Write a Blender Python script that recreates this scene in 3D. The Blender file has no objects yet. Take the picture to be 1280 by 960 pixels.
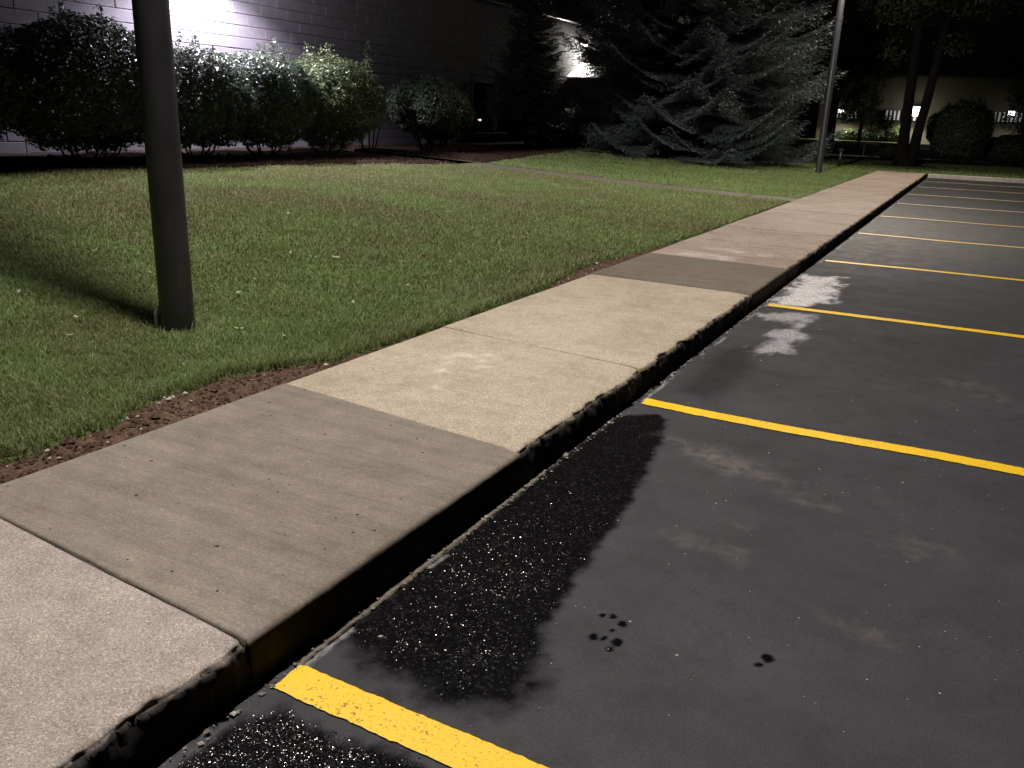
import bpy, math, random
import numpy as np
from mathutils import Matrix, Vector

random.seed(7)
RNG = np.random.default_rng(11)
scene = bpy.context.scene
COL = scene.collection

# ------------------------------------------------------------------ camera
CAM_H = 1.45
def make_camera():
    yaw, pitch, roll, f_px = -0.479937, -0.305011, 0.034822, 1070.37
    f = Vector((math.sin(yaw) * math.cos(pitch), math.cos(yaw) * math.cos(pitch), math.sin(pitch)))
    r0 = Vector((math.cos(yaw), -math.sin(yaw), 0))
    u0 = r0.cross(f)
    r = r0 * math.cos(roll) + u0 * math.sin(roll)
    u = u0 * math.cos(roll) - r0 * math.sin(roll)
    cd = bpy.data.cameras.new('camera')
    cd.sensor_fit = 'HORIZONTAL'
    cd.sensor_width = 36.0
    cd.lens = 36.0 * f_px / 1280.0
    cd.clip_start = 0.05
    cd.clip_end = 2000
    co = bpy.data.objects.new('camera', cd)
    COL.objects.link(co)
    m = Matrix((r, u, -f)).transposed().to_4x4()
    m.translation = (0, 0, CAM_H)
    co.matrix_world = m
    scene.camera = co
make_camera()

# ------------------------------------------------------------------ night sky
world = bpy.data.worlds.new('World')
scene.world = world
world.use_nodes = True
wn = world.node_tree
bg = wn.nodes['Background']
sky = wn.nodes.new('ShaderNodeTexSky')
sky.sky_type = 'NISHITA'
sky.sun_disc = False
sky.sun_elevation = math.radians(3)
sky.sun_rotation = math.radians(140)
hsv = wn.nodes.new('ShaderNodeHueSaturation')
hsv.inputs['Saturation'].default_value = 0.45
wn.links.new(sky.outputs[0], hsv.inputs['Color'])
wn.links.new(hsv.outputs[0], bg.inputs['Color'])
SKY_STRENGTH = 0.0003
bg.inputs['Strength'].default_value = SKY_STRENGTH

scene.view_settings.view_transform = 'Standard'
scene.view_settings.look = 'None'
scene.view_settings.gamma = 1.0
scene.view_settings.exposure = 0.12
scene.view_settings.use_curve_mapping = False
scene.cycles.use_denoising = True
scene.cycles.max_bounces = 5
scene.cycles.diffuse_bounces = 2
scene.cycles.sample_clamp_indirect = 3.0
scene.cycles.caustics_reflective = False
scene.cycles.caustics_refractive = False

# light output of the lamps (watts for the lamp data)
DOWN_SIGN = -1.0
POLE_W = 2650.0
POLE_COL = (1.0, 0.915, 0.865)
POLE2_W = 1800.0
WALL_W = 1750.0

# ------------------------------------------------------------------ numeric helpers
def hash01(ix, iy, iz, seed=0):
    n = (ix.astype(np.int64) * 374761393 + iy.astype(np.int64) * 668265263 + iz.astype(np.int64) * 2147483647 + seed * 974711) & 0xffffffff
    n = ((n ^ (n >> 13)) * 1274126177) & 0xffffffff
    n = (n ^ (n >> 16)) & 0xffffffff
    return n / 4294967295.0

def vnoise(x, y, z=0.0, seed=0):
    x = np.asarray(x, float); y = np.asarray(y, float); z = np.broadcast_to(np.asarray(z, float), x.shape)
    ix, iy, iz = np.floor(x), np.floor(y), np.floor(z)
    fx, fy, fz = x - ix, y - iy, z - iz
    fx, fy, fz = [t * t * (3 - 2 * t) for t in (fx, fy, fz)]
    out = 0
    for dx in (0, 1):
        for dy in (0, 1):
            for dz in (0, 1):
                w = (fx if dx else 1 - fx) * (fy if dy else 1 - fy) * (fz if dz else 1 - fz)
                out = out + w * hash01(ix + dx, iy + dy, iz + dz, seed)
    return out * 2 - 1

def fbm(x, y, z=0.0, seed=0, octs=4):
    a, s, o = 0.5, 1.0, 0
    for k in range(octs):
        o = o + a * vnoise(np.asarray(x) * s, np.asarray(y) * s, np.asarray(z) * s, seed + k * 17)
        a *= 0.5; s *= 2.03
    return o

def smooth(a, b, x):
    t = np.clip((x - a) / (b - a), 0, 1)
    return t * t * (3 - 2 * t)

def poly_sdf(px, py, poly):
    """signed distance to a polygon, negative inside"""
    poly = np.array(poly, float)
    d = np.full(px.shape, 1e9); inside = np.zeros(px.shape, bool)
    n = len(poly)
    for i in range(n):
        a, b = poly[i], poly[(i + 1) % n]
        e = b - a
        wx, wy = px - a[0], py - a[1]
        t = np.clip((wx * e[0] + wy * e[1]) / (e @ e + 1e-12), 0, 1)
        d = np.minimum(d, (wx - e[0] * t) ** 2 + (wy - e[1] * t) ** 2)
        c = (a[1] > py) != (b[1] > py)
        with np.errstate(divide='ignore', invalid='ignore'):
            xi = (b[0] - a[0]) * (py - a[1]) / (b[1] - a[1] + 1e-15) + a[0]
        inside ^= c & (px < xi)
    return np.where(inside, -np.sqrt(d), np.sqrt(d))

# lawn rises gently towards the building
XS = [-60, -16, -13, -9.4, -5.85, -4.2, -2.9, 0, 60]
ZS = [.64, .62, .53, .37, .205, .145, .12, .12, .12]
def lawn_z(x):
    return np.interp(x, XS, ZS)
def ground_z(x, y):
    return lawn_z(x) * (1 - smooth(31.5, 44, y)) + 0.10 * smooth(31.5, 44, y)

# ------------------------------------------------------------------ mesh helpers
def mesh_np(name, verts, tris=None, quads=None, attrs=None, smooth_shade=False):
    me = bpy.data.meshes.new(name)
    verts = np.asarray(verts, np.float32)
    nt = 0 if tris is None else len(tris)
    nq = 0 if quads is None else len(quads)
    loops = []; starts = []; tot = []
    if nt:
        loops.append(np.asarray(tris, np.int32).ravel()); starts.append(np.arange(nt, dtype=np.int32) * 3); tot.append(np.full(nt, 3, np.int32))
    if nq:
        loops.append(np.asarray(quads, np.int32).ravel()); starts.append(nt * 3 + np.arange(nq, dtype=np.int32) * 4); tot.append(np.full(nq, 4, np.int32))
    loops = np.concatenate(loops); starts = np.concatenate(starts); tot = np.concatenate(tot)
    me.vertices.add(len(verts)); me.vertices.foreach_set('co', verts.ravel())
    me.loops.add(len(loops)); me.loops.foreach_set('vertex_index', loops)
    me.polygons.add(len(starts)); me.polygons.foreach_set('loop_start', starts)
    me.polygons.foreach_set('loop_total', tot)
    me.update(calc_edges=True)
    me.polygons.foreach_set('use_smooth', np.full(len(starts), smooth_shade, bool))
    for k, v in (attrs or {}).items():
        a = me.attributes.new(k, 'FLOAT', 'POINT')
        a.data.foreach_set('value', np.asarray(v, np.float32))
    me.validate()
    return me

class MB:
    """collects plain shapes into one mesh"""
    def __init__(s): s.v = []; s.q = []; s.t = []; s.n = 0
    def add(s, v, q=None, t=None):
        v = np.asarray(v, float)
        s.v.append(v)
        if q is not None and len(q): s.q.append(np.asarray(q) + s.n)
        if t is not None and len(t): s.t.append(np.asarray(t) + s.n)
        s.n += len(v)
    def box(s, c, size, rz=0, bev=0.0):
        hx, hy, hz = [d / 2 for d in size]
        b = min(bev, hx * .9, hy * .9, hz * .9)
        ca, sa = math.cos(rz), math.sin(rz)
        if b <= 0:
            P = np.array([(x, y, z) for z in (-hz, hz) for (x, y) in ((-hx, -hy), (hx, -hy), (hx, hy), (-hx, hy))])
            Q = [(0, 3, 2, 1), (4, 5, 6, 7), (0, 1, 5, 4), (1, 2, 6, 5), (2, 3, 7, 6), (3, 0, 4, 7)]
            T = []
        else:
            P = []; Q = []; T = []
            idx = {}
            for sx in (-1, 1):
                for sy in (-1, 1):
                    for sz in (-1, 1):
                        for ax in range(3):
                            p = [sx * (hx - b), sy * (hy - b), sz * (hz - b)]
                            p[ax] = (sx, sy, sz)[ax] * (hx, hy, hz)[ax]
                            idx[(sx, sy, sz, ax)] = len(P); P.append(p)
            def I(s3, ax): return idx[(s3[0], s3[1], s3[2], ax)]
            for ax in range(3):
                o = [a for a in range(3) if a != ax]
                for sg in (-1, 1):
                    ring = []
                    for (u, w) in ((-1, -1), (1, -1), (1, 1), (-1, 1)):
                        k = [0, 0, 0]; k[ax] = sg; k[o[0]] = u; k[o[1]] = w; ring.append(I(k, ax))
                    if (sg > 0) == (ax == 1): ring = ring[::-1]
                    Q.append(ring)
            for ax in range(3):          # edges along ax
                o = [a for a in range(3) if a != ax]
                for u in (-1, 1):
                    for w in (-1, 1):
                        k0 = [0, 0, 0]; k0[ax] = -1; k0[o[0]] = u; k0[o[1]] = w
                        k1 = list(k0); k1[ax] = 1
                        Q.append([I(k0, o[0]), I(k1, o[0]), I(k1, o[1]), I(k0, o[1])])
            for sx in (-1, 1):
                for sy in (-1, 1):
                    for sz in (-1, 1):
                        T.append([I((sx, sy, sz), a) for a in range(3)])
            P = np.array(P)
        X = P[:, 0] * ca - P[:, 1] * sa + c[0]
        Y = P[:, 0] * sa + P[:, 1] * ca + c[1]
        s.add(np.stack([X, Y, P[:, 2] + c[2]], 1), Q, T)
        return s
    def tube(s, pts, radii, n=10, cap=True):
        pts = [Vector(p) for p in pts]
        if not hasattr(radii, '__len__'): radii = [radii] * len(pts)
        rings = []
        for i, p in enumerate(pts):
            d = (pts[min(i + 1, len(pts) - 1)] - pts[max(i - 1, 0)]).normalized()
            ref = Vector((1, 0, 0)) if abs(d.x) < .8 else Vector((0, 1, 0))
            a = d.cross(ref).normalized(); b = d.cross(a)
            for k in range(n):
                t = 2 * math.pi * k / n
                rings.append(p + (a * math.cos(t) + b * math.sin(t)) * radii[i])
        Q = []
        for i in range(len(pts) - 1):
            for k in range(n):
                Q.append((i * n + k, i * n + (k + 1) % n, (i + 1) * n + (k + 1) % n, (i + 1) * n + k))
        V = [tuple(r) for r in rings]; T = []
        if cap:
            V.append(tuple(pts[0])); V.append(tuple(pts[-1]))
            a, b = len(V) - 2, len(V) - 1
            m = (len(pts) - 1) * n
            for k in range(n):
                T.append((a, (k + 1) % n, k)); T.append((b, m + k, m + (k + 1) % n))
        s.add(V, Q, T)
        return s
    def mesh(s, name, smooth_shade=False):
        v = np.concatenate(s.v)
        q = np.concatenate(s.q) if s.q else None
        t = np.concatenate(s.t) if s.t else None
        return mesh_np(name, v, t, q, None, smooth_shade)

def link(name, me, mat=None, parent=None):
    o = bpy.data.objects.new(name, me)
    COL.objects.link(o)
    if mat is not None and me is not None and len(me.materials) == 0: me.materials.append(mat)
    if parent is not None: o.parent = parent
    return o

def empty(name, loc=(0, 0, 0)):
    o = bpy.data.objects.new(name, None); COL.objects.link(o); o.location = loc
    o.empty_display_size = .2
    return o

def tag(o, label=None, cat=None, group=None, kind=None):
    if label: o['label'] = label
    if cat: o['category'] = cat
    if group: o['group'] = group
    if kind: o['kind'] = kind
    return o

def part(name, mb, mat, parent, smooth_shade=False):
    """mb in world coordinates relative to the parent's origin"""
    return link(name, mb.mesh(name, smooth_shade), mat, parent)

# ------------------------------------------------------------------ materials
class NT:
    def __init__(s, name):
        s.m = bpy.data.materials.new(name); s.m.use_nodes = True
        s.t = s.m.node_tree; s.b = s.t.nodes['Principled BSDF']
        s.out = s.t.nodes['Material Output']
        s.tc = s.t.nodes.new('ShaderNodeTexCoord')
        s.pos = s.t.nodes.new('ShaderNodeNewGeometry').outputs['Position']
    def n(s, t, **kw):
        nd = s.t.nodes.new(t)
        for k, v in kw.items(): setattr(nd, k, v)
        return nd
    def L(s, a, b): s.t.links.new(a, b)
    def noise(s, scale, detail=4, rough=.6, vec=None, dist=0.0):
        nd = s.n('ShaderNodeTexNoise'); nd.inputs['Scale'].default_value = scale
        nd.inputs['Detail'].default_value = detail; nd.inputs['Roughness'].default_value = rough
        nd.inputs['Distortion'].default_value = dist
        s.L(vec if vec is not None else s.pos, nd.inputs['Vector']); return nd.outputs['Fac']
    def voro(s, scale, feature='F1', vec=None, out='Distance'):
        nd = s.n('ShaderNodeTexVoronoi', feature=feature); nd.inputs['Scale'].default_value = scale
        s.L(vec if vec is not None else s.pos, nd.inputs['Vector']); return nd.outputs[out]
    def scale_vec(s, sc, vec=None):
        nd = s.n('ShaderNodeMapping'); nd.inputs['Scale'].default_value = sc
        s.L(vec if vec is not None else s.pos, nd.inputs['Vector']); return nd.outputs[0]
    def ramp(s, fac, stops):
        nd = s.n('ShaderNodeValToRGB'); e = nd.color_ramp.elements
        while len(e) < len(stops): e.new(.5)
        for el, (p, c) in zip(e, stops):
            el.position = p
            el.color = (c, c, c, 1) if not hasattr(c, '__len__') else (*c, 1)
        s.L(fac, nd.inputs[0]); return nd.outputs[0]
    def mix(s, fac, a, b, mode='MIX'):
        nd = s.n('ShaderNodeMix', data_type='RGBA', blend_type=mode)
        for sock, v in ((nd.inputs[0], fac), (nd.inputs[6], a), (nd.inputs[7], b)):
            if hasattr(v, 'is_output'): s.L(v, sock)
            elif hasattr(v, '__len__'): sock.default_value = (*v, 1)
            else: sock.default_value = v
        return nd.outputs[2]
    def math(s, op, a, b=0.0, clamp=False):
        nd = s.n('ShaderNodeMath', operation=op, use_clamp=clamp)
        for sock, v in zip(nd.inputs, (a, b)):
            if hasattr(v, 'is_output'): s.L(v, sock)
            else: sock.default_value = v
        return nd.outputs[0]
    def attr(s, name):
        return s.n('ShaderNodeAttribute', attribute_name=name).outputs['Fac']
    def bump(s, h, strength, dist, prev=None):
        nd = s.n('ShaderNodeBump'); nd.inputs['Distance'].default_value = dist
        if hasattr(strength, 'is_output'): s.L(strength, nd.inputs['Strength'])
        else: nd.inputs['Strength'].default_value = strength
        s.L(h, nd.inputs['Height'])
        if prev is not None: s.L(prev, nd.inputs['Normal'])
        return nd.outputs[0]
    def set(s, color=None, rough=None, normal=None, spec=None, metal=None):
        for key, v in (('Base Color', color), ('Roughness', rough), ('Normal', normal), ('Specular IOR Level', spec), ('Metallic', metal)):
            if v is None: continue
            sock = s.b.inputs[key]
            if hasattr(v, 'is_output'): s.L(v, sock)
            elif hasattr(v, '__len__'): sock.default_value = (*v, 1)
            else: sock.default_value = v
        return s.m

def mat_concrete(name, dark, mid, light, grain, pits=0.0, broom=False, bump=.35, stain=.5, grit=.75):
    t = NT(name)
    big = t.noise(1.3, 5, .6)
    med = t.noise(9, 5, .65)
    fine = t.noise(grain, 3, .7)
    c = t.ramp(big, [(.3, dark), (.52, mid), (.75, light)])
    c = t.mix(.55, c, t.ramp(med, [(.3, dark), (.5, mid), (.72, light)]))
    agg = t.voro(grain * 1.25, out='Color')
    sep = t.n('ShaderNodeSeparateColor'); t.L(agg, sep.inputs[0])
    speck = t.ramp(sep.outputs[0], [(0, .5), (.5, .98), (.86, 1.12), (.98, 1.75)])
    c = t.mix(grit, c, speck, 'MULTIPLY')
    c = t.mix(.45, c, t.ramp(fine, [(.25, .6), (.5, 1.0), (.8, 1.3)]), 'MULTIPLY')
    blot = t.noise(.8, 6, .7, dist=.6)
    c = t.mix(stain, c, t.ramp(blot, [(.36, (.62, .60, .57)), (.55, (1, 1, 1))]), 'MULTIPLY')
    h = t.math('ADD', t.math('MULTIPLY', fine, .7), t.math('MULTIPLY', sep.outputs[1], .3))
    if broom:
        br = t.noise(1.0, 4, .7, vec=t.scale_vec((7, 170, 1)))
        c = t.mix(.6, c, t.ramp(br, [(.3, .72), (.6, 1.1)]), 'MULTIPLY')
        wide = t.noise(1.0, 3, .6, vec=t.scale_vec((.8, 14, 1)))
        c = t.mix(.5, c, t.ramp(wide, [(.35, .72), (.6, 1.06)]), 'MULTIPLY')
        h = t.math('ADD', h, t.math('MULTIPLY', br, .8))
    if pits:
        pv = t.n('ShaderNodeTexVoronoi'); pv.inputs['Scale'].default_value = 17
        t.L(t.pos, pv.inputs['Vector'])
        ps = t.n('ShaderNodeSeparateColor'); t.L(pv.outputs['Color'], ps.inputs[0])
        hit = t.math('MULTIPLY', t.math('LESS_THAN', pv.outputs['Distance'], t.math('MULTIPLY', ps.outputs[1], .13)), t.math('GREATER_THAN', ps.outputs[0], 1 - pits))
        c = t.mix(hit, c, (.03, .026, .02))
        h = t.math('SUBTRACT', h, t.math('MULTIPLY', hit, 1.5))
    # concrete chalk patch, joint dirt and painted curb-face shade come through point attributes
    wh = t.math('MULTIPLY', t.attr('chalk'), t.ramp(t.noise(35, 4, .7), [(.35, .1), (.6, 1)]), True)
    c = t.mix(wh, c, (.62, .6, .54))
    dr = t.math('MULTIPLY', t.attr('grime_shade'), t.ramp(t.noise(16, 5, .7), [(.15, .8), (.55, 1)]), True)
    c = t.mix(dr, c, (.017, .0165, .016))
    return t.set(c, .85, t.bump(h, bump, .004), .25)

C_OLD = mat_concrete('old_pinkish_concrete', (.23, .195, .165), (.335, .292, .252), (.41, .36, .312), 210, stain=.85)
C_NEW = mat_concrete('new_grey_concrete', (.185, .154, .122), (.224, .197, .160), (.28, .238, .192), 160, pits=.6, broom=True, bump=.25, stain=.5, grit=.38)
C_NEWD = mat_concrete('new_dark_concrete', (.135, .118, .088), (.172, .151, .115), (.20, .177, .138), 160, pits=.2, broom=True, bump=.2, stain=.3, grit=.3)
C_BEIGE = mat_concrete('beige_concrete', (.33, .28, .20), (.43, .37, .28), (.50, .44, .34), 190, bump=.5, stain=.45)
C_FAR = mat_concrete('worn_brown_concrete', (.28, .22, .175), (.37, .295, .24), (.44, .36, .30), 90, stain=.6)
C_CURB = mat_concrete('pale_curb_concrete', (.26, .235, .2), (.36, .33, .29), (.45, .42, .37), 60, stain=.6)

def mat_asphalt():
    t = NT('sealed_asphalt')
    wet, res = t.attr('wet'), t.attr('residue')
    scuff = t.attr('scuff'); oil = t.attr('oil')
    big = t.noise(.9, 6, .65, dist=.4)
    drag = t.noise(1.0, 5, .65, vec=t.scale_vec((.9, 3.0, 1)))
    fine = t.noise(160, 3, .7)
    c = t.ramp(big, [(.3, (.033, .0335, .037)), (.55, (.042, .0425, .0465)), (.75, (.052, .0525, .057))])
    c = t.mix(.6, c, t.ramp(drag, [(.3, .82), (.5, 1.0), (.75, 1.2)]), 'MULTIPLY')
    c = t.mix(.8, c, t.ramp(fine, [(.2, .5), (.5, 1.0), (.85, 1.7)]), 'MULTIPLY')
    c = t.mix(.6, c, t.ramp(t.noise(420, 2, .6), [(.3, .6), (.5, 1.0), (.75, 1.5)]), 'MULTIPLY')
    c = t.mix(.7, c, t.ramp(t.noise(4.5, 6, .72, dist=.7), [(.3, .72), (.5, 1.0), (.7, 1.22)]), 'MULTIPLY')
    # pale grit specks scattered on the sealer
    sv = t.n('ShaderNodeTexVoronoi'); sv.inputs['Scale'].default_value = 27; t.L(t.pos, sv.inputs['Vector'])
    ss = t.n('ShaderNodeSeparateColor'); t.L(sv.outputs['Color'], ss.inputs[0])
    clump = t.ramp(t.noise(1.7, 3, .6), [(.42, .9), (.72, .985)])
    thr = t.math('SUBTRACT', 1.885, clump)
    hit = t.math('MULTIPLY', t.math('LESS_THAN', sv.outputs['Distance'], t.math('MULTIPLY', ss.outputs[1], .10)), t.math('GREATER_THAN', ss.outputs[0], thr))
    c = t.mix(hit, c, (.42, .40, .36))
    # coarse unsealed damp aggregate
    cw = t.voro(120, out='Color'); cs = t.n('ShaderNodeSeparateColor'); t.L(cw, cs.inputs[0])
    wcol = t.ramp(cs.outputs[0], [(0, (.0025, .0025, .0025)), (.8, (.005, .005, .005)), (.97, (.018, .018, .018))])
    c = t.mix(wet, c, wcol)
    # worn pale residue
    rg = t.math('MULTIPLY', t.ramp(t.noise(1.0, 5, .85, vec=t.scale_vec((70, 42, 1))), [(.42, 0), (.53, 1)]), t.ramp(t.noise(9, 4, .7, dist=.6), [(.28, .25), (.5, 1)]))
    rm = t.math('MULTIPLY', res, t.math('ADD', .20, t.math('MULTIPLY', rg, .80)), True)
    c = t.mix(rm, c, (.78, .77, .76))
    sm = t.math('MULTIPLY', scuff, t.ramp(t.noise(14, 5, .7, dist=.8), [(.35, .0), (.7, .8)]), True)
    c = t.mix(sm, c, (.16, .145, .125))
    c = t.mix(oil, c, (.004, .004, .004))
    rough = t.mix(wet, t.ramp(t.noise(5, 5, .6), [(.3, .66), (.7, .8)]), t.ramp(cs.outputs[1], [(0, .75), (1, .95)]))
    wet_h = t.math('ADD', t.math('MULTIPLY', t.voro(150), -1.0), t.math('MULTIPLY', t.noise(40, 3, .6), .8))
    n1 = t.bump(t.math('ADD', fine, t.math('MULTIPLY', t.noise(22, 4, .6), 1.2)), .6, .004)
    n2 = t.bump(wet_h, wet, .0016, n1)
    return t.set(c, rough, n2, t.mix(oil, t.mix(wet, (.28,) * 3, (.02,) * 3), (.0,) * 3))
M_ASPHALT = mat_asphalt()

def mat_paint(name, col, worn):
    t = NT(name)
    w = t.noise(95, 4, .75)
    wide = t.noise(3, 4, .6)
    f = t.math('ADD', w, t.math('MULTIPLY', wide, .35))
    c = t.mix(t.ramp(f, [(.52 - worn * .9, 1), (.58 - worn * .9, 0)]), col, tuple(x * .22 + .02 for x in col))
    c = t.mix(.5, c, t.ramp(t.noise(120, 3, .7), [(.2, .72), (.6, 1.08)]), 'MULTIPLY')
    return t.set(c, .55, t.bump(t.noise(150, 3, .7), .3, .003), .4)
M_YEL = mat_paint('yellow_line_paint', (.86, .54, .012), .0)
M_YEL2 = mat_paint('worn_yellow_line_paint', (.74, .47, .10), .06)
M_CREAM = mat_paint('faded_cream_line_paint', (.72, .58, .30), .07)

def mat_soil(name, a, b, c3, scale=40, bump=.9):
    t = NT(name)
    n = t.noise(scale, 6, .7); g = t.noise(3, 4, .6)
    c = t.ramp(n, [(.3, a), (.52, b), (.75, c3)])
    c = t.mix(.5, c, t.ramp(g, [(.3, .6), (.65, 1.15)]), 'MULTIPLY')
    return t.set(c, .95, t.bump(n, bump, .02), .15)
M_DIRT = mat_soil('bare_brown_soil', (.045, .028, .018), (.125, .078, .052), (.21, .14, .10), 45)
M_MULCH = mat_soil('red_brown_mulch', (.014, .009, .007), (.036, .021, .016), (.08, .048, .037), 30)
M_LAWN = mat_soil('thatch_under_lawn', (.045, .06, .018), (.09, .115, .04), (.14, .15, .065), 25, .6)
M_GROUND = mat_soil('dark_ground', (.02, .02, .014), (.04, .038, .025), (.06, .055, .035), 4, .4)
M_ROAD = mat_soil('old_road_asphalt', (.035, .035, .036), (.05, .05, .051), (.07, .07, .07), 12, .2)
M_BARK = mat_soil('grey_brown_bark', (.008, .007, .006), (.019, .016, .014), (.036, .031, .027), 22)
M_STONE = mat_soil('pale_grit', (.3, .28, .25), (.5, .47, .43), (.65, .62, .57), 60, .3)

def mat_grass():
    t = NT('grass_blade')
    v = t.attr('tint')
    dry = t.noise(.55, 5, .6, dist=.5)
    dry2 = t.noise(3.2, 4, .65)
    green = t.ramp(v, [(0, (.13, .21, .055)), (.45, (.225, .315, .11)), (.8, (.30, .365, .165)), (.93, (.28, .28, .14)), (1, (.38, .34, .2))])
    straw = t.ramp(v, [(0, (.12, .125, .052)), (.5, (.21, .21, .10)), (1, (.36, .32, .19))])
    f = t.math('ADD', t.math('MULTIPLY', dry, .75), t.math('MULTIPLY', dry2, .45))
    f = t.math('ADD', f, t.math('MULTIPLY', t.attr('dry'), .22))
    c = t.mix(t.ramp(f, [(.54, .0), (.80, .85)]), green, straw)
    t.set(c, .5, None, .3)
    tr = t.n('ShaderNodeBsdfTranslucent'); t.L(c, tr.inputs[0])
    mx = t.n('ShaderNodeMixShader'); mx.inputs[0].default_value = .45
    t.L(t.b.outputs[0], mx.inputs[1]); t.L(tr.outputs[0], mx.inputs[2]); t.L(mx.outputs[0], t.out.inputs[0])
    return t.m
M_GRASS = mat_grass()

def mat_leaf(name, dark, mid, light, rough=.38, trans=.3, spec=.5):
    t = NT(name)
    v = t.attr('tint')
    c = t.ramp(v, [(0, dark), (.5, mid), (1, light)])
    t.set(c, rough, None, spec)
    tr = t.n('ShaderNodeBsdfTranslucent'); t.L(c, tr.inputs[0])
    mx = t.n('ShaderNodeMixShader'); mx.inputs[0].default_value = trans
    t.L(t.b.outputs[0], mx.inputs[1]); t.L(tr.outputs[0], mx.inputs[2]); t.L(mx.outputs[0], t.out.inputs[0])
    return t.m
M_HEDGE = mat_leaf('hedge_leaf', (.048, .066, .045), (.088, .122, .078), (.15, .195, .13), .32)
M_HEDGE2 = mat_leaf('yellow_green_leaf', (.062, .088, .04), (.115, .15, .07), (.19, .235, .12), .34)
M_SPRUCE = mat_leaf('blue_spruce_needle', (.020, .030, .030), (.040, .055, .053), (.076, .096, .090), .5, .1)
M_CONIFER = mat_leaf('dark_conifer_needle', (.015, .025, .014), (.03, .045, .022), (.05, .07, .035), .5, .1)
M_TREE = mat_leaf('tree_leaf', (.03, .05, .015), (.055, .085, .025), (.1, .13, .045), .45, .3)
M_DEADLEAF = mat_leaf('dry_leaf', (.22, .17, .10), (.42, .36, .23), (.62, .57, .42), .6, .2, .3)

def mat_simple(name, col, rough=.5, metal=0.0, noise_scale=8, var=.25, bump=.08, spec=.5):
    t = NT(name)
    n = t.noise(noise_scale, 5, .65)
    c = t.mix(1.0, col, t.ramp(n, [(.25, 1 - var), (.75, 1 + var)]), 'MULTIPLY')
    return t.set(c, rough, t.bump(t.noise(noise_scale * 9, 3, .6), bump, .003), spec, metal)
M_POLE = mat_simple('bronze_pole_paint', (.040, .039, .046), .36, 0, 5, .3, .12)
M_WIRE = mat_simple('galvanised_conduit', (.35, .35, .36), .4, .6, 12)
M_BLOCK = mat_simple('painted_block', (.205, .197, .217), .8, 0, 3, .18, .5, .25)
M_MORTAR = mat_simple('block_joint', (.195, .19, .205), .9, 0, 9, .2, .4, .2)
M_BROWN = mat_simple('brown_brick', (.11, .065, .05), .85, 0, 8, .25, .4, .2)
M_WHITE = mat_simple('white_canopy_paint', (.78, .77, .74), .5, 0, 4, .06)
M_FRAME = mat_simple('dark_window_frame', (.045, .035, .035), .4, .3, 8)
M_BEIGE = mat_simple('beige_stucco', (.13, .117, .085), .85, 0, 2, .1, .3, .2)
M_DARKM = mat_simple('black_metal', (.02, .02, .02), .45, .2, 8)
M_SLAT = mat_simple('white_slat', (.78, .78, .78), .5, 0, 6, .08)
M_WOOD = mat_simple('weathered_wood', (.12, .09, .07), .8, 0, 10, .3, .3)
def mat_glass_dark():
    t = NT('dark_window_glass')
    return t.set((.006, .007, .01), .06, None, .5)
M_GLASS = mat_glass_dark()
def mat_emit(name, col, s):
    t = NT(name); t.set((.8, .8, .8), .4)
    t.b.inputs['Emission Color'].default_value = (*col, 1); t.b.inputs['Emission Strength'].default_value = s
    return t.m
M_LENS = mat_emit('pole_lamp_lens', (1, .92, .8), 6)
M_LENSW = mat_emit('wall_lamp_lens', (1, .93, 1), 40)
M_LENSY = mat_emit('warm_lamp_lens', (1, .95, .86), 60)
M_LENSF = mat_emit('cool_lamp_lens', (1, .95, 1), 6)
M_LENSG = mat_emit('glaring_lamp_lens', (1, .96, 1), 8)
M_GLINT = mat_emit('orange_glint_glow', (1, .55, .25), 6)  # glow for the painted reflection in the window, not a lamp

# ------------------------------------------------------------------ ground, lot, road
def grid_mesh(name, xs, ys, zfun, attrs_fun=None, smooth_shade=True):
    X, Y = np.meshgrid(xs, ys)
    Z = zfun(X, Y)
    V = np.stack([X.ravel(), Y.ravel(), Z.ravel()], 1)
    nx, ny = len(xs), len(ys)
    i = (np.arange(ny - 1)[:, None] * nx + np.arange(nx - 1)[None, :]).ravel()
    Q = np.stack([i, i + 1, i + 1 + nx, i + nx], 1)
    at = None
    if attrs_fun:
        at = {k: v.ravel() for k, v in attrs_fun(X, Y).items()}
    return mesh_np(name, V, None, Q, at, smooth_shade)

g = link('ground', grid_mesh('ground', np.array([-700, -60, -30, 60, 700.]), np.array([-400, -40, 40, 120, 900.]), lambda x, y: x * 0 - .09), M_GROUND)
tag(g, kind='structure')

WET = [(-1.42, 3.9), (-1.37, 3.97), (-1.25, 4.04), (-1.19, 3.98), (-1.13, 3.76), (-1.07, 3.44), (-1.01, 3.02), (-0.98, 2.73), (-0.97, 2.51), (-0.95, 2.31), (-0.93, 2.1), (-0.9, 1.95), (-0.86, 1.85), (-0.82, 1.77), (-0.85, 1.69), (-0.91, 1.63), (-0.96, 1.60), (-1.08, 1.59), (-1.21, 1.60), (-1.32, 1.62), (-1.42, 1.68)]
WET2 = [(-1.31, 1.33), (-1.15, 1.345), (-0.97, 1.36), (-0.8, 1.36), (-0.66, 1.32), (-0.55, 1.1), (-.7, .7), (-1.36, .6), (-1.40, 1.09), (-1.37, 1.25)]
RES1 = [(-1.40, 8.99), (-1.08, 9.1), (-1.03, 8.33), (-0.95, 7.69), (-1.08, 7.38), (-1.37, 7.34), (-1.41, 8.14)]
RES2 = [(-1.33, 6.84), (-1.18, 7.05), (-0.97, 7.1), (-0.92, 6.73), (-0.93, 6.05), (-0.97, 5.72), (-1.07, 5.58), (-1.13, 5.71), (-1.09, 6.45), (-1.08, 6.71), (-1.25, 6.65)]
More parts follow.
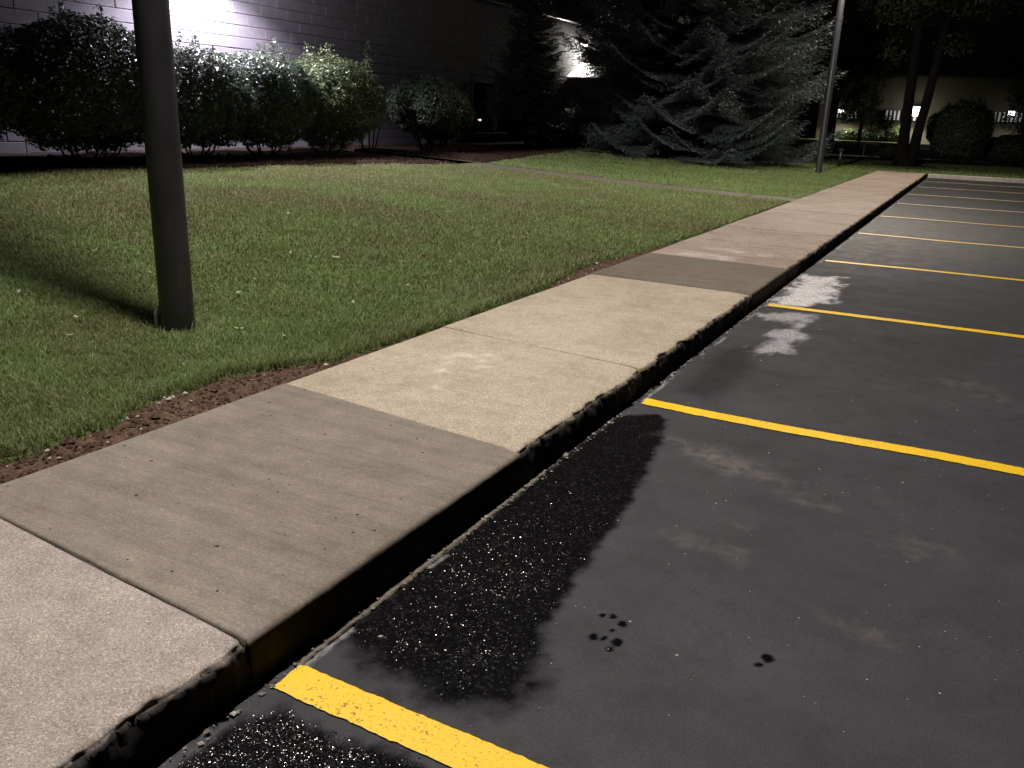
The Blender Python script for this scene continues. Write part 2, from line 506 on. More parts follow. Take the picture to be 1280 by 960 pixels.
DARK2 = [(-1.36, 5.5), (-1.11, 6.0), (-1.0, 5.04), (-1.06, 4.4), (-1.3, 4.48)]
SCUFF = [(-1.2, 3.78), (-1.06, 3.81), (-0.72, 3.67), (-0.5, 3.52), (-0.76, 3.47), (-0.95, 3.62)]
OIL = [(-.76, 2.18, .014), (-.72, 2.16, .018), (-.77, 2.05, .018), (-.74, 2.06, .013), (-.70, 2.06, .019), (-.79, 2.17, .012), (-.705, 2.02, .012), (-.735, 2.11, .009), (-.30, 2.215, .021), (-.315, 2.17, .013)]
def lot_attrs(X, Y):
    wob = fbm(X * 9, Y * 9, 0, 3) * .05
    wob2 = fbm(X * 28, Y * 28, 0, 8) * .035
    fe = .028 + .075 * (1 - smooth(1.62, 2.1, Y))
    wet = 1 - smooth(-fe, fe * .6, poly_sdf(X, Y, WET) - fe * .35 + wob * .2 + wob2 * (.3 + fe * 9) + fbm(X * 12, Y * 12, 0, 19) * fe * .7)
    w2 = 1 - smooth(-.02, .03, poly_sdf(X, Y, WET2) + wob + wob2)
    d2 = (1 - smooth(-.12, .06, poly_sdf(X, Y, DARK2) + wob)) * .42
    wet = np.maximum(np.maximum(wet, w2), d2)
    wob3 = fbm(X * 4, Y * 4, 0, 31) * .16 + fbm(X * 18, Y * 10, 0, 33) * .10
    r = np.maximum((1 - smooth(-.09, .05, poly_sdf(X, Y, RES1) + wob3)), (1 - smooth(-.08, .05, poly_sdf(X, Y, RES2) + .02 + wob3)) * .48)
    r = np.maximum(r, (1 - smooth(0, .02, np.abs(X + 1.395 + wob * .3))) * .3 * (fbm(X * 3, Y * 5, 0, 12) > .12) * (Y > 1.5))
    sc = 1 - smooth(-.06, .06, poly_sdf(X, Y, SCUFF) + wob3 * .5)
    for (a, b, rr) in ((-.35, 3.35, .09), (.0, 3.2, .11), (-.1, 2.5, .06), (-.66, 2.78, .08), (.05, 5.6, .13), (.25, 5.4, .08), (-.55, 3.0, .05), (-1.0, 10.6, .3), (-.75, 12.4, .35), (.9, 3.4, .25), (-.9, 13.8, .4)):
        sc = np.maximum(sc, (1 - smooth(.3, 1.0, np.hypot((X - a) * .55 + (Y - b) * .25, (Y - b) * .95) / rr + wob3 * 6 + fbm(X * 22, Y * 22, 0, 37) * .8)) * .42)
    oil = np.zeros_like(X)
    for (a, b, rr) in OIL:
        oil = np.maximum(oil, 1 - smooth(.85, 1.15, np.hypot(X - a, (Y - b) * .8) / (rr * .85) + fbm(X * 90, Y * 90, 0, 5) * .35))
    return dict(wet=wet, residue=np.clip(r, 0, 1), scuff=np.clip(sc, 0, 1), oil=oil)
def lot_z(X, Y):
    z = -.012 * smooth(0, 8, X + 1.4) + fbm(X * .5, Y * .5, 0, 2, 3) * .012 * smooth(0, 1.2, X + 1.45)
    edge = np.exp(-((X + 1.41) / .012) ** 2)
    return z + fbm(X * 20, Y * 20, 0, 6) * .008 * np.exp(-((X + 1.42) / .03) ** 2) - edge * .004
xs = np.concatenate([np.linspace(-1.428, -.66, 112), np.linspace(-.65, -.25, 50), np.linspace(-.22, .4, 26), np.linspace(.44, 2.4, 40), np.linspace(2.6, 8, 20), np.array([10, 14, 20, 30, 45.])])
ys = np.concatenate([np.linspace(-14, .3, 12), np.linspace(.32, 1.4, 90), np.linspace(1.41, 2.4, 130), np.linspace(2.412, 4.4, 150), np.linspace(4.43, 10, 180), np.linspace(10.1, 30.16, 100)])
lot = link('parking_lot', grid_mesh('parking_lot', xs, ys, lot_z, lot_attrs), M_ASPHALT)
tag(lot, kind='structure')

def line_strip(y, x0, x1, w, seed, wav=0.0):
    n = 260
    x = np.concatenate([np.linspace(x0, x0 + 2.6, n), np.linspace(x0 + 2.7, x1, 20)])
    rows = []
    for k, o in enumerate((-.5, -.2, .2, .5)):
        yy = y + o * w + wav * np.sin(np.clip((x - x0) * 2.2, 0, math.pi)) * np.exp(-(x - x0) * .4)
        if abs(o) == .5: yy = yy + fbm(x * 25, x * 0 + o, 0, seed) * .006 + fbm(x * 90, x * 0 + o, 0, seed) * .003
        xx = x.copy(); xx[0] += vnoise(np.array([o * 9.]), np.array([y]), 0, seed)[0] * .012
        rows.append(np.stack([xx, yy, lot_z(xx, yy) + .004], 1))
    m = len(x)
    V = np.concatenate(rows)
    i = (np.arange(3)[:, None] * m + np.arange(m - 1)[None, :]).ravel()
    Q = np.stack([i, i + 1, i + 1 + m, i + m], 1)
    return mesh_np('painted_line', V, None, Q, None, True)
LINES = [(-4.5, M_YEL), (-1.52, M_YEL), (1.455, M_YEL), (4.21, M_YEL), (7.23, M_YEL), (10.13, M_YEL), (13.16, M_YEL2), (16.06, M_YEL2), (19.12, M_CREAM), (22.0, M_CREAM), (25.1, M_CREAM), (27.9, M_CREAM)]
for k, (y, m) in enumerate(LINES):
    link('painted_line', line_strip(y, -1.405 if k == 2 else -1.385 + .01 * (k % 3), 4.3, .114 if k == 2 else .104, 40 + k, -.03 if k == 3 else .008 * math.sin(k * 2.1)), m, lot)

# thin concrete lip left beside the curb, catching light
def lip_mesh():
    yy = np.linspace(1.50, 3.06, 200); prof = [(-.010, -.03), (-.010, .0), (-.004, .004), (.004, .002), (.010, -.004), (.011, -.02)]
    V = []
    for (a, b) in prof:
        nz = fbm(yy * 22, yy * 0 + a * 80, 0, 9) * .016 + fbm(yy * 90, yy * 0 + a * 300, 0, 4) * .012
        V.append(np.stack([-1.409 - (yy - 1.5) * .008 + a + nz * .5, yy, b + nz * .6 * (b > 0)], 1))
    V = np.concatenate(V); m = len(yy)
    i = (np.arange(len(prof) - 1)[:, None] * m + np.arange(m - 1)[None, :]).ravel()
    return mesh_np('concrete_lip', V, None, np.stack([i, i + m, i + m + 1, i + 1], 1), dict(chalk=np.zeros(len(V)), grime_shade=np.zeros(len(V))), True)
link('concrete_lip', lip_mesh(), C_NEWD, lot)

# ------------------------------------------------------------------ sidewalk
XL, XR, ZT = -2.89, -1.455, .13
base = MB(); base.box(((XL + XR - .06) / 2, 13.6, .02), (XR - XL - .10, 33.4, .19))
sidewalk = link('sidewalk', base.mesh('sidewalk'), M_DIRT)
tag(sidewalk, kind='structure')
PATCH = [(-2.23, 3.46, .05), (-2.25, 3.56, .04), (-2.37, 3.72, .05), (-2.43, 3.86, .04), (-2.47, 3.97, .05), (-2.43, 4.07, .055), (-2.35, 4.05, .05), (-2.28, 3.99, .06), (-2.22, 3.90, .05), (-2.31, 4.13, .04), (-2.12, 9.2, .12), (-1.9, 9.16, .14), (-2.35, 9.3, .13), (-2.5, 8.75, .2), (-2.2, 8.7, .2)]
def slab_mesh(jL0, jL1, rough, ny, nx, seed, dz):
    gap = .0012
    # columns across: top from left edge to curb edge, then down the face
    u_top = np.concatenate([[0, .012], np.linspace(.03, XR - XL - .11, nx), [XR - XL - .085, XR - XL - .065, XR - XL - .048, XR - XL - .033, XR - XL - .02, XR - XL - .009, XR - XL]])
    n_top = len(u_top)
    face_z = np.array([ZT - .018, ZT - .035, ZT - .055, ZT - .08, ZT - .105, ZT - .13, ZT - .16])
    v = np.linspace(0, 1, ny)
    x = np.concatenate([[XL], XL + u_top, np.full(len(face_z), XR)])
    z = np.concatenate([[-.03], np.full(n_top, ZT), face_z])
    z[1] -= .004
    Xg = np.broadcast_to(x, (ny, len(x))).copy()
    Zg = np.broadcast_to(z, (ny, len(x))).copy()
    fr = (Xg - XL) / (XR - XL)
    y0 = jL0[0] + (jL0[1] - jL0[0]) * fr + gap
    y1 = jL1[0] + (jL1[1] - jL1[0]) * fr - gap
    Yg = y0 + (y1 - y0) * v[:, None]
    Yg += fbm(Xg * 6, Yg * 0, 0, seed + 5) * .004 * (np.abs(v[:, None] - .5) > .499)
    top = np.arange(len(x)); istop = (top >= 1) & (top <= n_top)
    # gentle undulation and rounded joints
    Zg += np.where(istop, fbm(Xg * 1.5, Yg * 1.5, 0, seed) * .004, 0) + dz
    je = np.minimum(Yg - y0, y1 - Yg)
    Zg -= np.where(istop, .0035 * np.exp(-je / .003), 0)
    # worn broken arris on the curb side
    d = np.where(istop, XR - Xg, 0)
    fz = np.where(istop, 0, ZT - Zg)
    near = np.exp(-d / .035)
    chips = np.clip(fbm(Yg * 5.5, Yg * 0 + 2, 0, seed + 1) + .22, 0, 1) * 1.5
    crumb = fbm(Xg * 55, Yg * 55, Zg * 55, seed + 2)
    crumb2 = fbm(Xg * 20, Yg * 20, Zg * 20, seed + 3)
    fw = np.where(istop, near, np.exp(-fz / .06))
    Zg -= np.where(istop, rough * near * (.016 * chips + .013 * np.clip(crumb2 + .25, 0, 1) + .010 * crumb), 0) + np.where(istop, .008 * np.exp(-d / .008), 0)
    notleft = (top >= 2)
    Xg -= np.where(notleft, (rough * fw * (.036 * chips + .022 * crumb2 + .012 * crumb) + .006 * np.exp(-np.maximum(d, fz) / .012) + np.where(istop, 0, rough * .012 * crumb2)) * (np.abs(Xg - XR) < .09), 0)
    # end caps: repeat first/last row lowered
    def cap(row):
        c = np.stack([Xg[row], Yg[row], np.minimum(Zg[row], -.03 + 0 * Zg[row])], 1)
        return c
    V = np.concatenate([cap(0), np.stack([Xg.ravel(), Yg.ravel(), Zg.ravel()], 1), cap(-1)])
    m = len(x); R = ny + 2
    i = (np.arange(R - 1)[:, None] * m + np.arange(m - 1)[None, :]).ravel()
    Q = np.stack([i, i + 1, i + 1 + m, i + m], 1)
    X, Y = V[:, 0], V[:, 1]
    ch = np.zeros(len(V))
    for (a, b, r) in PATCH:
        ch = np.maximum(ch, 1 - smooth(.2, 1.05, np.hypot(X - a, (Y - b) * .75) / r + fbm(X * 25, Y * 25, 0, 3) * .7))
    gr = np.zeros((R, m)); gr[1:-1][:, n_top + 1:] = 1.0  # curb face fully blackened: its shade is painted into the colour
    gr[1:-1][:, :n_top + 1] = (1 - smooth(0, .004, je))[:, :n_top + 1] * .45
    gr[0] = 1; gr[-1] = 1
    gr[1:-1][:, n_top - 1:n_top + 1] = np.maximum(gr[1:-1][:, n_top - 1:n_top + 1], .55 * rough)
    return mesh_np('slab', V, None, Q, dict(chalk=ch * .75, grime_shade=gr.ravel()), True)

J = [(-3.05, -3.1), (-1.5, -1.55), (-.02, -.1), (1.50, 1.38), (3.09, 2.91), (4.56, 4.37), (5.95, 5.90), (6.98, 6.93), (8.53, 8.44)]
yy = 8.5
while yy < 29:
    yy += 1.49
    J.append((yy + .05, yy - .02) if abs(yy - 15.7) > .8 else (15.82, 15.45))
J[-1] = (30.15, 30.08)
KIND = [C_OLD, C_OLD, C_OLD, C_NEW, C_BEIGE, C_BEIGE, C_BEIGE, C_NEWD] + [C_FAR] * 40
RGH = [1, 1, 1.0, .12, 1.0, 1.0, 1.0, .25] + [.8] * 40
LBL = {3: 'fresh grey concrete slab between the pinkish slab and the beige slab', 7: 'darker olive grey replacement slab', 2: 'pinkish worn slab with crumbled curb edge'}
for k in range(len(J) - 1):
    near = k < 8
    me = slab_mesh(J[k], J[k + 1], RGH[k], 190 if 1 < k < 8 else 40, 30 if near else 10, 100 + k * 7, [0, 0, .001, .004, 0, .001, -.002, .003][k] if k < 8 else random.uniform(-.003, .003))
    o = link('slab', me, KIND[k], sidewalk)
    if k in LBL: o['label'] = LBL[k]

# entrance walk from the building to the sidewalk
ew = MB(); ew.box((-8.2, 16.75, -.02), (.1, .8, .04))
XP = np.linspace(-10.0, -2.9, 9)
def ramp_slab(x0, x1, y0, y1, mat, parent, n=5, th=.12, lift=.012, name='slab'):
    xs_ = np.linspace(x0 + .005, x1 - .005, n)
    V = []
    for x in xs_:
        z = float(lawn_z(x)) + lift
        for (y, zz) in ((y0, z - th), (y0, z - .006), (y0 + .012, z), (y1 - .012, z), (y1, z - .006), (y1, z - th)):
            V.append((x, y, zz))
    V = np.array(V); i = (np.arange(n - 1)[:, None] * 6 + np.arange(5)[None, :]).ravel()
    Q = np.stack([i, i + 6, i + 7, i + 1], 1)
    Q = np.concatenate([Q, [[0, 1, 2, 3], [0, 3, 4, 5]], [[(n - 1) * 6 + a for a in (3, 2, 1, 0)], [(n - 1) * 6 + a for a in (5, 4, 3, 0)]]])
    return link(name, mesh_np(name, V, None, Q, dict(chalk=np.zeros(len(V)), grime_shade=np.zeros(len(V)))), mat, parent)
walk_base = grid_mesh('entrance_path', XP, np.array([16.3, 17.2]), lambda x, y: lawn_z(x) - .01)
entrance = link('entrance_path', walk_base, M_DIRT)
tag(entrance, kind='structure')
for k in range(8):
    ramp_slab(XP[k], XP[k + 1], 16.36, 17.12, C_NEWD, entrance, lift=-.004 + random.uniform(-.003, .003))

# soil strip along the sidewalk
DX = [-1, 0, 1.2, 1.78, 2.26, 2.55, 2.9, 3.12, 3.37, 3.67, 4.15, 4.8, 5.6, 6.2, 6.73, 7.45, 8.0, 8.7, 9.5, 12, 16.2, 17.3, 24, 30]
DW = [.1, .14, .2, .25, .24, .37, .36, .34, .25, .10, .055, .05, .06, .07, .16, .25, .22, .14, .08, .07, .10, .06, .05, .05]
def grass_edge(y):
    return XL - np.interp(y, DX, DW) - .03 * np.clip(fbm(y * 7, y * 0 + 3, 0, 21) + .1, -.4, 1) - .012 * fbm(y * 30, y * 0, 0, 22)
def strip_z(X, Y):
    e = grass_edge(Y)
    inside = smooth(-.02, .06, X - e)     # 1 over bare soil
    return lawn_z(X) - .045 * (1 - inside) - .018 * inside + .020 * fbm(X * 14, Y * 14, 0, 23) * inside + .01 * fbm(X * 45, Y * 45, 0, 24) * inside - .012 * smooth(-.05, 0, X - XL)
soil = link('soil_strip', grid_mesh('soil_strip', np.linspace(-3.5, XL + .005, 44), np.linspace(.2, 16.25, 900), strip_z), M_DIRT)
tag(soil, kind='structure')

def pebble_field(name, pts, rad, mat, seed, flat=.7, top_only=False):
    rng = np.random.default_rng(seed)
    base_v = np.array([(1, 0, 0), (-1, 0, 0), (0, 1, 0), (0, -1, 0), (0, 0, 1), (0, 0, -1)], float)
    F = np.array([(0, 2, 4), (2, 1, 4), (1, 3, 4), (3, 0, 4), (2, 0, 5), (1, 2, 5), (3, 1, 5), (0, 3, 5)])
    if top_only: F = F[:4]
    n = len(pts)
    s = rad * np.exp(rng.normal(0, .25 if top_only else .45, n))
    V = base_v[None] * (s[:, None, None] * rng.uniform(.5, 1.3, (n, 6, 3)))
    a = rng.uniform(0, 6.28, n); ca, sa = np.cos(a)[:, None], np.sin(a)[:, None]
    X = V[:, :, 0] * ca - V[:, :, 1] * sa; Y = V[:, :, 0] * sa + V[:, :, 1] * ca
    V = np.stack([X, Y, V[:, :, 2] * flat], 2) + pts[:, None, :]
    T = (F[None] + (np.arange(n) * 6)[:, None, None]).reshape(-1, 3)
    return link(name, mesh_np(name, V.reshape(-1, 3), T), mat)
yy = RNG.uniform(.3, 10, 4200); e = grass_edge(yy)
xx = e + (XL - e) * RNG.uniform(-.1, 1, len(yy))
tag(pebble_field('soil_clods', np.stack([xx, yy, strip_z(xx, yy) + .003], 1), .0095, M_DIRT, 1), kind='stuff')
yy = RNG.uniform(.8, 9, 130); e = grass_edge(yy); xx = e + (XL - e) * RNG.uniform(-.3, .7, len(yy))
extra = np.array([(-3.2 + random.gauss(0, .025), 2.62 + random.gauss(0, .035)) for _ in range(16)])
xx = np.concatenate([xx, extra[:, 0]]); yy = np.concatenate([yy, extra[:, 1]])
tag(pebble_field('pale_grit_bits', np.stack([xx, yy, strip_z(xx, yy) + .008], 1), .0055, M_STONE, 2), kind='stuff')
# loose grit on the asphalt
n = 420
gx = RNG.uniform(-1.35, 1.6, n); gy = RNG.gamma(2.2, 1.1, n) + 1.2
tag(pebble_field('loose_grit', np.stack([gx, gy, lot_z(gx, gy) + .001], 1), .0022, M_STONE, 3), kind='stuff')
def wet_aggregate():
    t = NT('wet_black_aggregate')
    t.set((.006, .006, .0065), .2, None, .6)
    rng = np.random.default_rng(9)
    n = 95000
    x = rng.uniform(-1.43, -.55, n); y = np.where(rng.uniform(0, 1, n) < .5, rng.uniform(.6, 1.4, n), rng.uniform(1.5, 4.1, n))
    fe = .05 + .07 * (1 - smooth(1.75, 2.35, y))
    a = np.maximum(1 - smooth(-fe, .012, poly_sdf(x, y, WET) + fbm(x * 28, y * 28, 0, 8) * .04), 1 - smooth(-.05, .03, poly_sdf(x, y, WET2) + fbm(x * 9, y * 9, 0, 3) * .05))
    a *= 1 - .86 * smooth(1.9, 2.8, y) * (1 - smooth(3.6, 3.9, y)) 
    a *= .35 + .65 * smooth(-.2, .15, fbm(x * 4, y * 4, 0, 77))
    k = rng.uniform(0, 1, n) < a
    x, y = x[k], y[k]
    return pebble_field('wet_aggregate', np.stack([x, y, lot_z(x, y) + .0008], 1), .0018, t.m, 14, .27, True)
tag(wet_aggregate(), kind='stuff')
# crumbs fallen from the curb edge
n = 500
gy = RNG.uniform(1.0, 9, n); gx = -1.425 + np.abs(RNG.normal(0, .018, n))
tag(pebble_field('curb_crumbs', np.stack([gx, gy, np.full(n, .004)], 1), .0045, C_CURB, 5), kind='stuff')

# ------------------------------------------------------------------ lawns
BX = [-5, 7.3, 9.8, 13.2, 16.3, 17.2, 25.6, 40]
BE = [-12.1, -11.85, -11.3, -10.9, -9.8, -9.9, -11.3, -13]
def bed_edge(y): return np.interp(y, BX, BE) + fbm(y * 1.2, y * 0, 0, 51) * .12
tag(link('lawn', grid_mesh('lawn', np.concatenate([np.linspace(-12.6, -3.55, 40), np.linspace(-3.5, -2.9, 36)]), np.concatenate([np.linspace(-6, .1, 10), np.linspace(.2, 16.29, 420)]), lambda x, y: lawn_z(x) + fbm(x * 1.1, y * 1.1, 0, 61, 3) * .015 * (x < -3.5) - .012 - .07 * smooth(-.03, .05, x - grass_edge(y))), M_LAWN), kind='structure')
tag(link('far_lawn', grid_mesh('far_lawn', np.linspace(-13.6, XL - .002, 40), np.linspace(17.19, 30.3, 60), lambda x, y: lawn_z(x) - .012), M_LAWN), kind='structure')
tag(link('end_lawn', grid_mesh('end_lawn', np.linspace(-60, 60, 90), np.linspace(30.32, 44.9, 40), lambda x, y: ground_z(x, y) - .012), M_LAWN), kind='structure')
tag(link('mulch_bed', grid_mesh('mulch_bed', np.linspace(-14.02, -9.2, 60), np.linspace(-4, 34, 200), lambda x, y: lawn_z(x) + .02 * fbm(x * 5, y * 5, 0, 71) - .03 + .045 * smooth(.15, -.15, x - bed_edge(y)) - .4 * ((y > 16.2) & (y < 17.3)) * (x > -13.7)), M_MULCH), kind='structure')
n = 9000
my = RNG.uniform(5, 27, n); mx = bed_edge(my) - RNG.uniform(0, 1.6, n)
ok = ~((my > 16.2) & (my < 17.3))
tag(pebble_field('mulch_chips', np.stack([mx, my, lawn_z(mx) + .02], 1)[ok], .022, M_MULCH, 6), kind='stuff')

def grass_mesh(name, areas, cap):
    """areas: list of (x0, x1, y0, y1) and a keep(x, y) test; density falls with distance"""
    P = []
    for (x0, x1, y0, y1, keep, mul) in areas:
        A = (x1 - x0) * (y1 - y0)
        dmax = 15000 * mul
        n = int(A * dmax)
        n = min(n, 3500000)
        x = RNG.uniform(x0, x1, n); y = RNG.uniform(y0, y1, n)
        d = np.hypot(x, y)
        dens = np.minimum(1, (4.6 / d) ** 1.55) * min(1, n / (A * dmax))
        az = np.degrees(np.arctan2(x, y))
        k = keep(x, y) & (RNG.uniform(0, 1, n) < dens) & (az > -66) & (az < 12)
        P.append(np.stack([x[k], y[k]], 1))
    P = np.concatenate(P)
    if len(P) > cap: P = P[RNG.permutation(len(P))[:cap]]
    n = len(P); x, y = P[:, 0], P[:, 1]
    d = np.hypot(x, y)
    z = ground_z(x, y) + fbm(x * 1.1, y * 1.1, 0, 61, 3) * .015 - .014
    patch = fbm(x * 2.5, y * 2.5, 0, 81) + .6 * fbm(x * 9, y * 9, 0, 82)
    hgt = (.031 + .013 * patch) * np.exp(RNG.normal(0, .25, n))
    e = np.where(y < 16.3, x - grass_edge(y), -1)
    hgt *= 1 + .5 * np.exp(-np.abs(e + .05) / .07)
    hgt = np.clip(hgt, .015, .085)
    w = .0021 * np.clip(d / 4.0, 1, 4.0) * RNG.uniform(.7, 1.3, n)
    a = RNG.uniform(0, 2 * np.pi, n)
    lean = RNG.uniform(.15, .95, n) * hgt
    la = a + np.pi / 2 + RNG.normal(0, .5, n)
    comb = .35 * fbm(x * .9, y * .9, 0, 83)
    lx, ly = np.cos(la) * lean + comb * hgt, np.sin(la) * lean + .4 * comb * hgt
    ax, ay = np.cos(a) * w, np.sin(a) * w
    b0 = np.stack([x - ax, y - ay, z], 1); b1 = np.stack([x + ax, y + ay, z], 1)
    m0 = np.stack([x - ax * .75 + lx * .35, y - ay * .75 + ly * .35, z + hgt * .62], 1)
    m1 = np.stack([x + ax * .75 + lx * .35, y + ay * .75 + ly * .35, z + hgt * .62], 1)
    tp = np.stack([x + lx, y + ly, z + hgt], 1)
    V = np.stack([b0, b1, m0, m1, tp], 1).reshape(-1, 3)
    i = np.arange(n) * 5
    T = np.concatenate([np.stack([i, i + 1, i + 3], 1), np.stack([i, i + 3, i + 2], 1), np.stack([i + 2, i + 3, i + 4], 1)])
    tint = np.clip(RNG.beta(2.2, 2.6, n) + .15 * patch, 0, 1)
    dry = smooth(.0, .5, fbm(x * .6, y * .9, 0, 84)) * .8 + .6 * np.exp(-np.abs(e) / .05) * (fbm(y * 3, y * 0, 0, 85) > 0) + .35 * smooth(5, 12, d) - .9 * (y > 16.5)
    return mesh_np(name, V, T, None, dict(tint=np.repeat(tint, 5), dry=np.repeat(dry, 5)))
keep1 = lambda x, y: (x < grass_edge(y)) & (x > bed_edge(y)) & (np.hypot(x + 4.1, y - 3.5) > .1)
tag(link('grass', grass_mesh('grass', [(-7.5, -2.93, .9, 6.5, keep1, 1.0), (-12.2, -2.93, 6.5, 16.26, keep1, .55), (-12.2, -7.5, 2.5, 6.5, keep1, .7)], 470000), M_GRASS), kind='stuff')
keep2 = lambda x, y: (x > bed_edge(y)) & (x < XL - .03)
tag(link('far_grass', grass_mesh('far_grass', [(-13, -2.9, 17.24, 30.3, keep2, .4), (-9, 12, 30.5, 40, lambda x, y: (np.hypot(x + 2.6, y - 36) > 1.2), .25)], 120000), M_GRASS), kind='stuff')

# fallen leaves on the lawn
LV = [(-4.67, 3.25, .045), (-4.37, 2.98, .038), (-3.77, 3.67, .045), (-4.48, 4.37, .04), (-4.71, 4.78, .035), (-5.19, 5.4, .045), (-5.28, 5.8, .035), (-4.87, 5.92, .055), (-7.06, 5.54, .05), (-5.42, 4.41, .035), (-3.7, 4.67, .03), (-3.47, 3.72, .025), (-3.76, 5.42, .03), (-6.91, 7.58, .05), (-8.71, 14.44, .07), (-6.38, 4.67, .035), (-4.35, 8.25, .035), (-5.49, 3.42, .03), (-3.47, 2.98, .022), (-5.9, 9.4, .05), (-8.2, 10.2, .06), (-4.05, 6.5, .03)]
def leaf_mesh(seed):
    rng = np.random.default_rng(seed)
    n = 9; V = [(0, 0, .15)]; 
    for k in range(n):
        t = 2 * math.pi * k / n
        r = (1.0 if k % 2 == 0 else .55) * rng.uniform(.75, 1.1)
        x, y = math.cos(t) * r, math.sin(t) * r * .62
        V.append((x, y, .38 * x * x + .5 * y * y + rng.uniform(-.08, .15)))
    T = [(0, 1 + k, 1 + (k + 1) % n) for k in range(n)]
    return mesh_np('fallen_leaf', V, T, None, dict(tint=rng.uniform(.3, 1, n + 1)))
lms = [leaf_mesh(s) for s in range(5)]
for m in lms: m.materials.append(M_DEADLEAF)
for k, (x, y, s) in enumerate(LV):
    o = link('fallen_leaf', lms[k % 5]); o.location = (x, y, float(lawn_z(x)) + .028)
    o.scale = (s * .8,) * 3; o.rotation_euler = (random.uniform(-.3, .3), random.uniform(-.3, .3), random.uniform(0, 6.28))
    tag(o, 'small pale dry leaf curled on the mown lawn', 'leaf', 'dry leaves scattered over the lawn')

# ------------------------------------------------------------------ pole lights
def throw_nodes(light, house_cut, fwd):
    """photometric throw of a shoebox luminaire: wide along the walk, shielded on the house side"""
    light.use_nodes = True
    nt = light.node_tree
    em = nt.nodes['Emission']
    tc = nt.nodes.new('ShaderNodeTexCoord'); sp = nt.nodes.new('ShaderNodeSeparateXYZ')
    nt.links.new(tc.outputs['Normal'], sp.inputs[0])
    def M(op, a, b=0.0, c=None, clamp=False):
        nd = nt.nodes.new('ShaderNodeMath'); nd.operation = op; nd.use_clamp = clamp
        for s, v in zip(nd.inputs, (a, b) if c is None else (a, b, c)):
            if hasattr(v, 'is_output'): nt.links.new(v, s)
            else: s.default_value = v
        return nd.outputs[0]
    def SS(a, b, v):
        nd = nt.nodes.new('ShaderNodeMapRange'); nd.interpolation_type = 'SMOOTHSTEP'
        nd.inputs['From Min'].default_value = a; nd.inputs['From Max'].default_value = b
        nt.links.new(v, nd.inputs['Value']); return nd.outputs[0]
    down = M('MAXIMUM', M('MULTIPLY', sp.outputs[2], DOWN_SIGN), .02)
    ux = M('DIVIDE', sp.outputs[0], down); uy = M('DIVIDE', sp.outputs[1], down)
    r2 = M('MINIMUM', M('ADD', M('MULTIPLY', ux, ux), M('MULTIPLY', uy, uy)), 5.0)
    I = M('ADD', 1.0, M('MULTIPLY', r2, .75))
    lim = M('SUBTRACT', 1.0, M('MULTIPLY', SS(2.2, 5.5, M('ABSOLUTE', uy)), .55))
    if fwd: lim = M('MULTIPLY', lim, M('ADD', .12, M('MULTIPLY', SS(-2.7, -1.5, uy), .88)))
    if fwd: lim = M('MULTIPLY', lim, M('SUBTRACT', 1.0, M('MULTIPLY', SS(.5, 1.15, uy), 1.0)))
    house = SS(-house_cut - .13, -house_cut, ux) if not fwd else M('MULTIPLY', SS(-1.9, -1.6, ux), M('ADD', .13, M('MULTIPLY', SS(-.95, -.1, ux), .87)))
    front = M('SUBTRACT', 1.0, M('MULTIPLY', SS(.30, 1.0, ux) if fwd else SS(.28, 1.1, ux), .75 if fwd else .5))
    nt.links.new(M('MULTIPLY', M('MULTIPLY', I, lim), M('MULTIPLY', house, front)), em.inputs['Strength'])

def build_pole(x, y, label, watts, house_cut, col):
    z0 = float(lawn_z(x))
    p = empty('light_pole', (x, y, z0 - .02))
    tag(p, label, 'light pole', 'pole lights beside the sidewalk')
    H = 7.2; ax = .68
    s = MB(); s.tube([(0, 0, -.3), (0, 0, .0), (0, 0, 2.2), (0, 0, H)], [.098, .098, .094, .078], 40)
    part('shaft', s, M_POLE, p, True)
    c = MB(); c.tube([(-.078, -.088, -.02), (-.078, -.088, .13), (-.07, -.08, .155), (-.05, -.06, .165)], .012, 10)
    part('conduit', c, M_WIRE, p, True)
    a = MB(); a.tube([(0, 0, H - .12), (ax - .25, -.10, H - .06)], [.035, .03], 12); part('arm', a, M_POLE, p, True)
    h = MB(); h.box((ax, -.145, H + .035), (.62, .40, .12), -.2, .03)
    head = part('lamp_head', h, M_POLE, p)
    l = MB(); l.box((ax, -.145, H - .035), (.48, .30, .018), -.2, .004)
    link('lens', l.mesh('lens'), M_LENS, head)
    ld = bpy.data.lights.new('pole_lamp_light', 'POINT'); ld.energy = watts; ld.color = col
    ld.shadow_soft_size = .16
    throw_nodes(ld, house_cut, watts == POLE2_W)
    lo = bpy.data.objects.new('pole_lamp_light', ld); COL.objects.link(lo); lo.location = (ax, -.145, H - .17); lo.parent = p
    return p
build_pole(-4.12, 3.52, 'thick dark bronze light pole on the lawn nearest the camera', POLE_W, 1.10, POLE_COL)
build_pole(-4.11, 26.45, 'slim far light pole rising beside the blue spruce', POLE2_W, 1.05, (1.0, .89, .75))

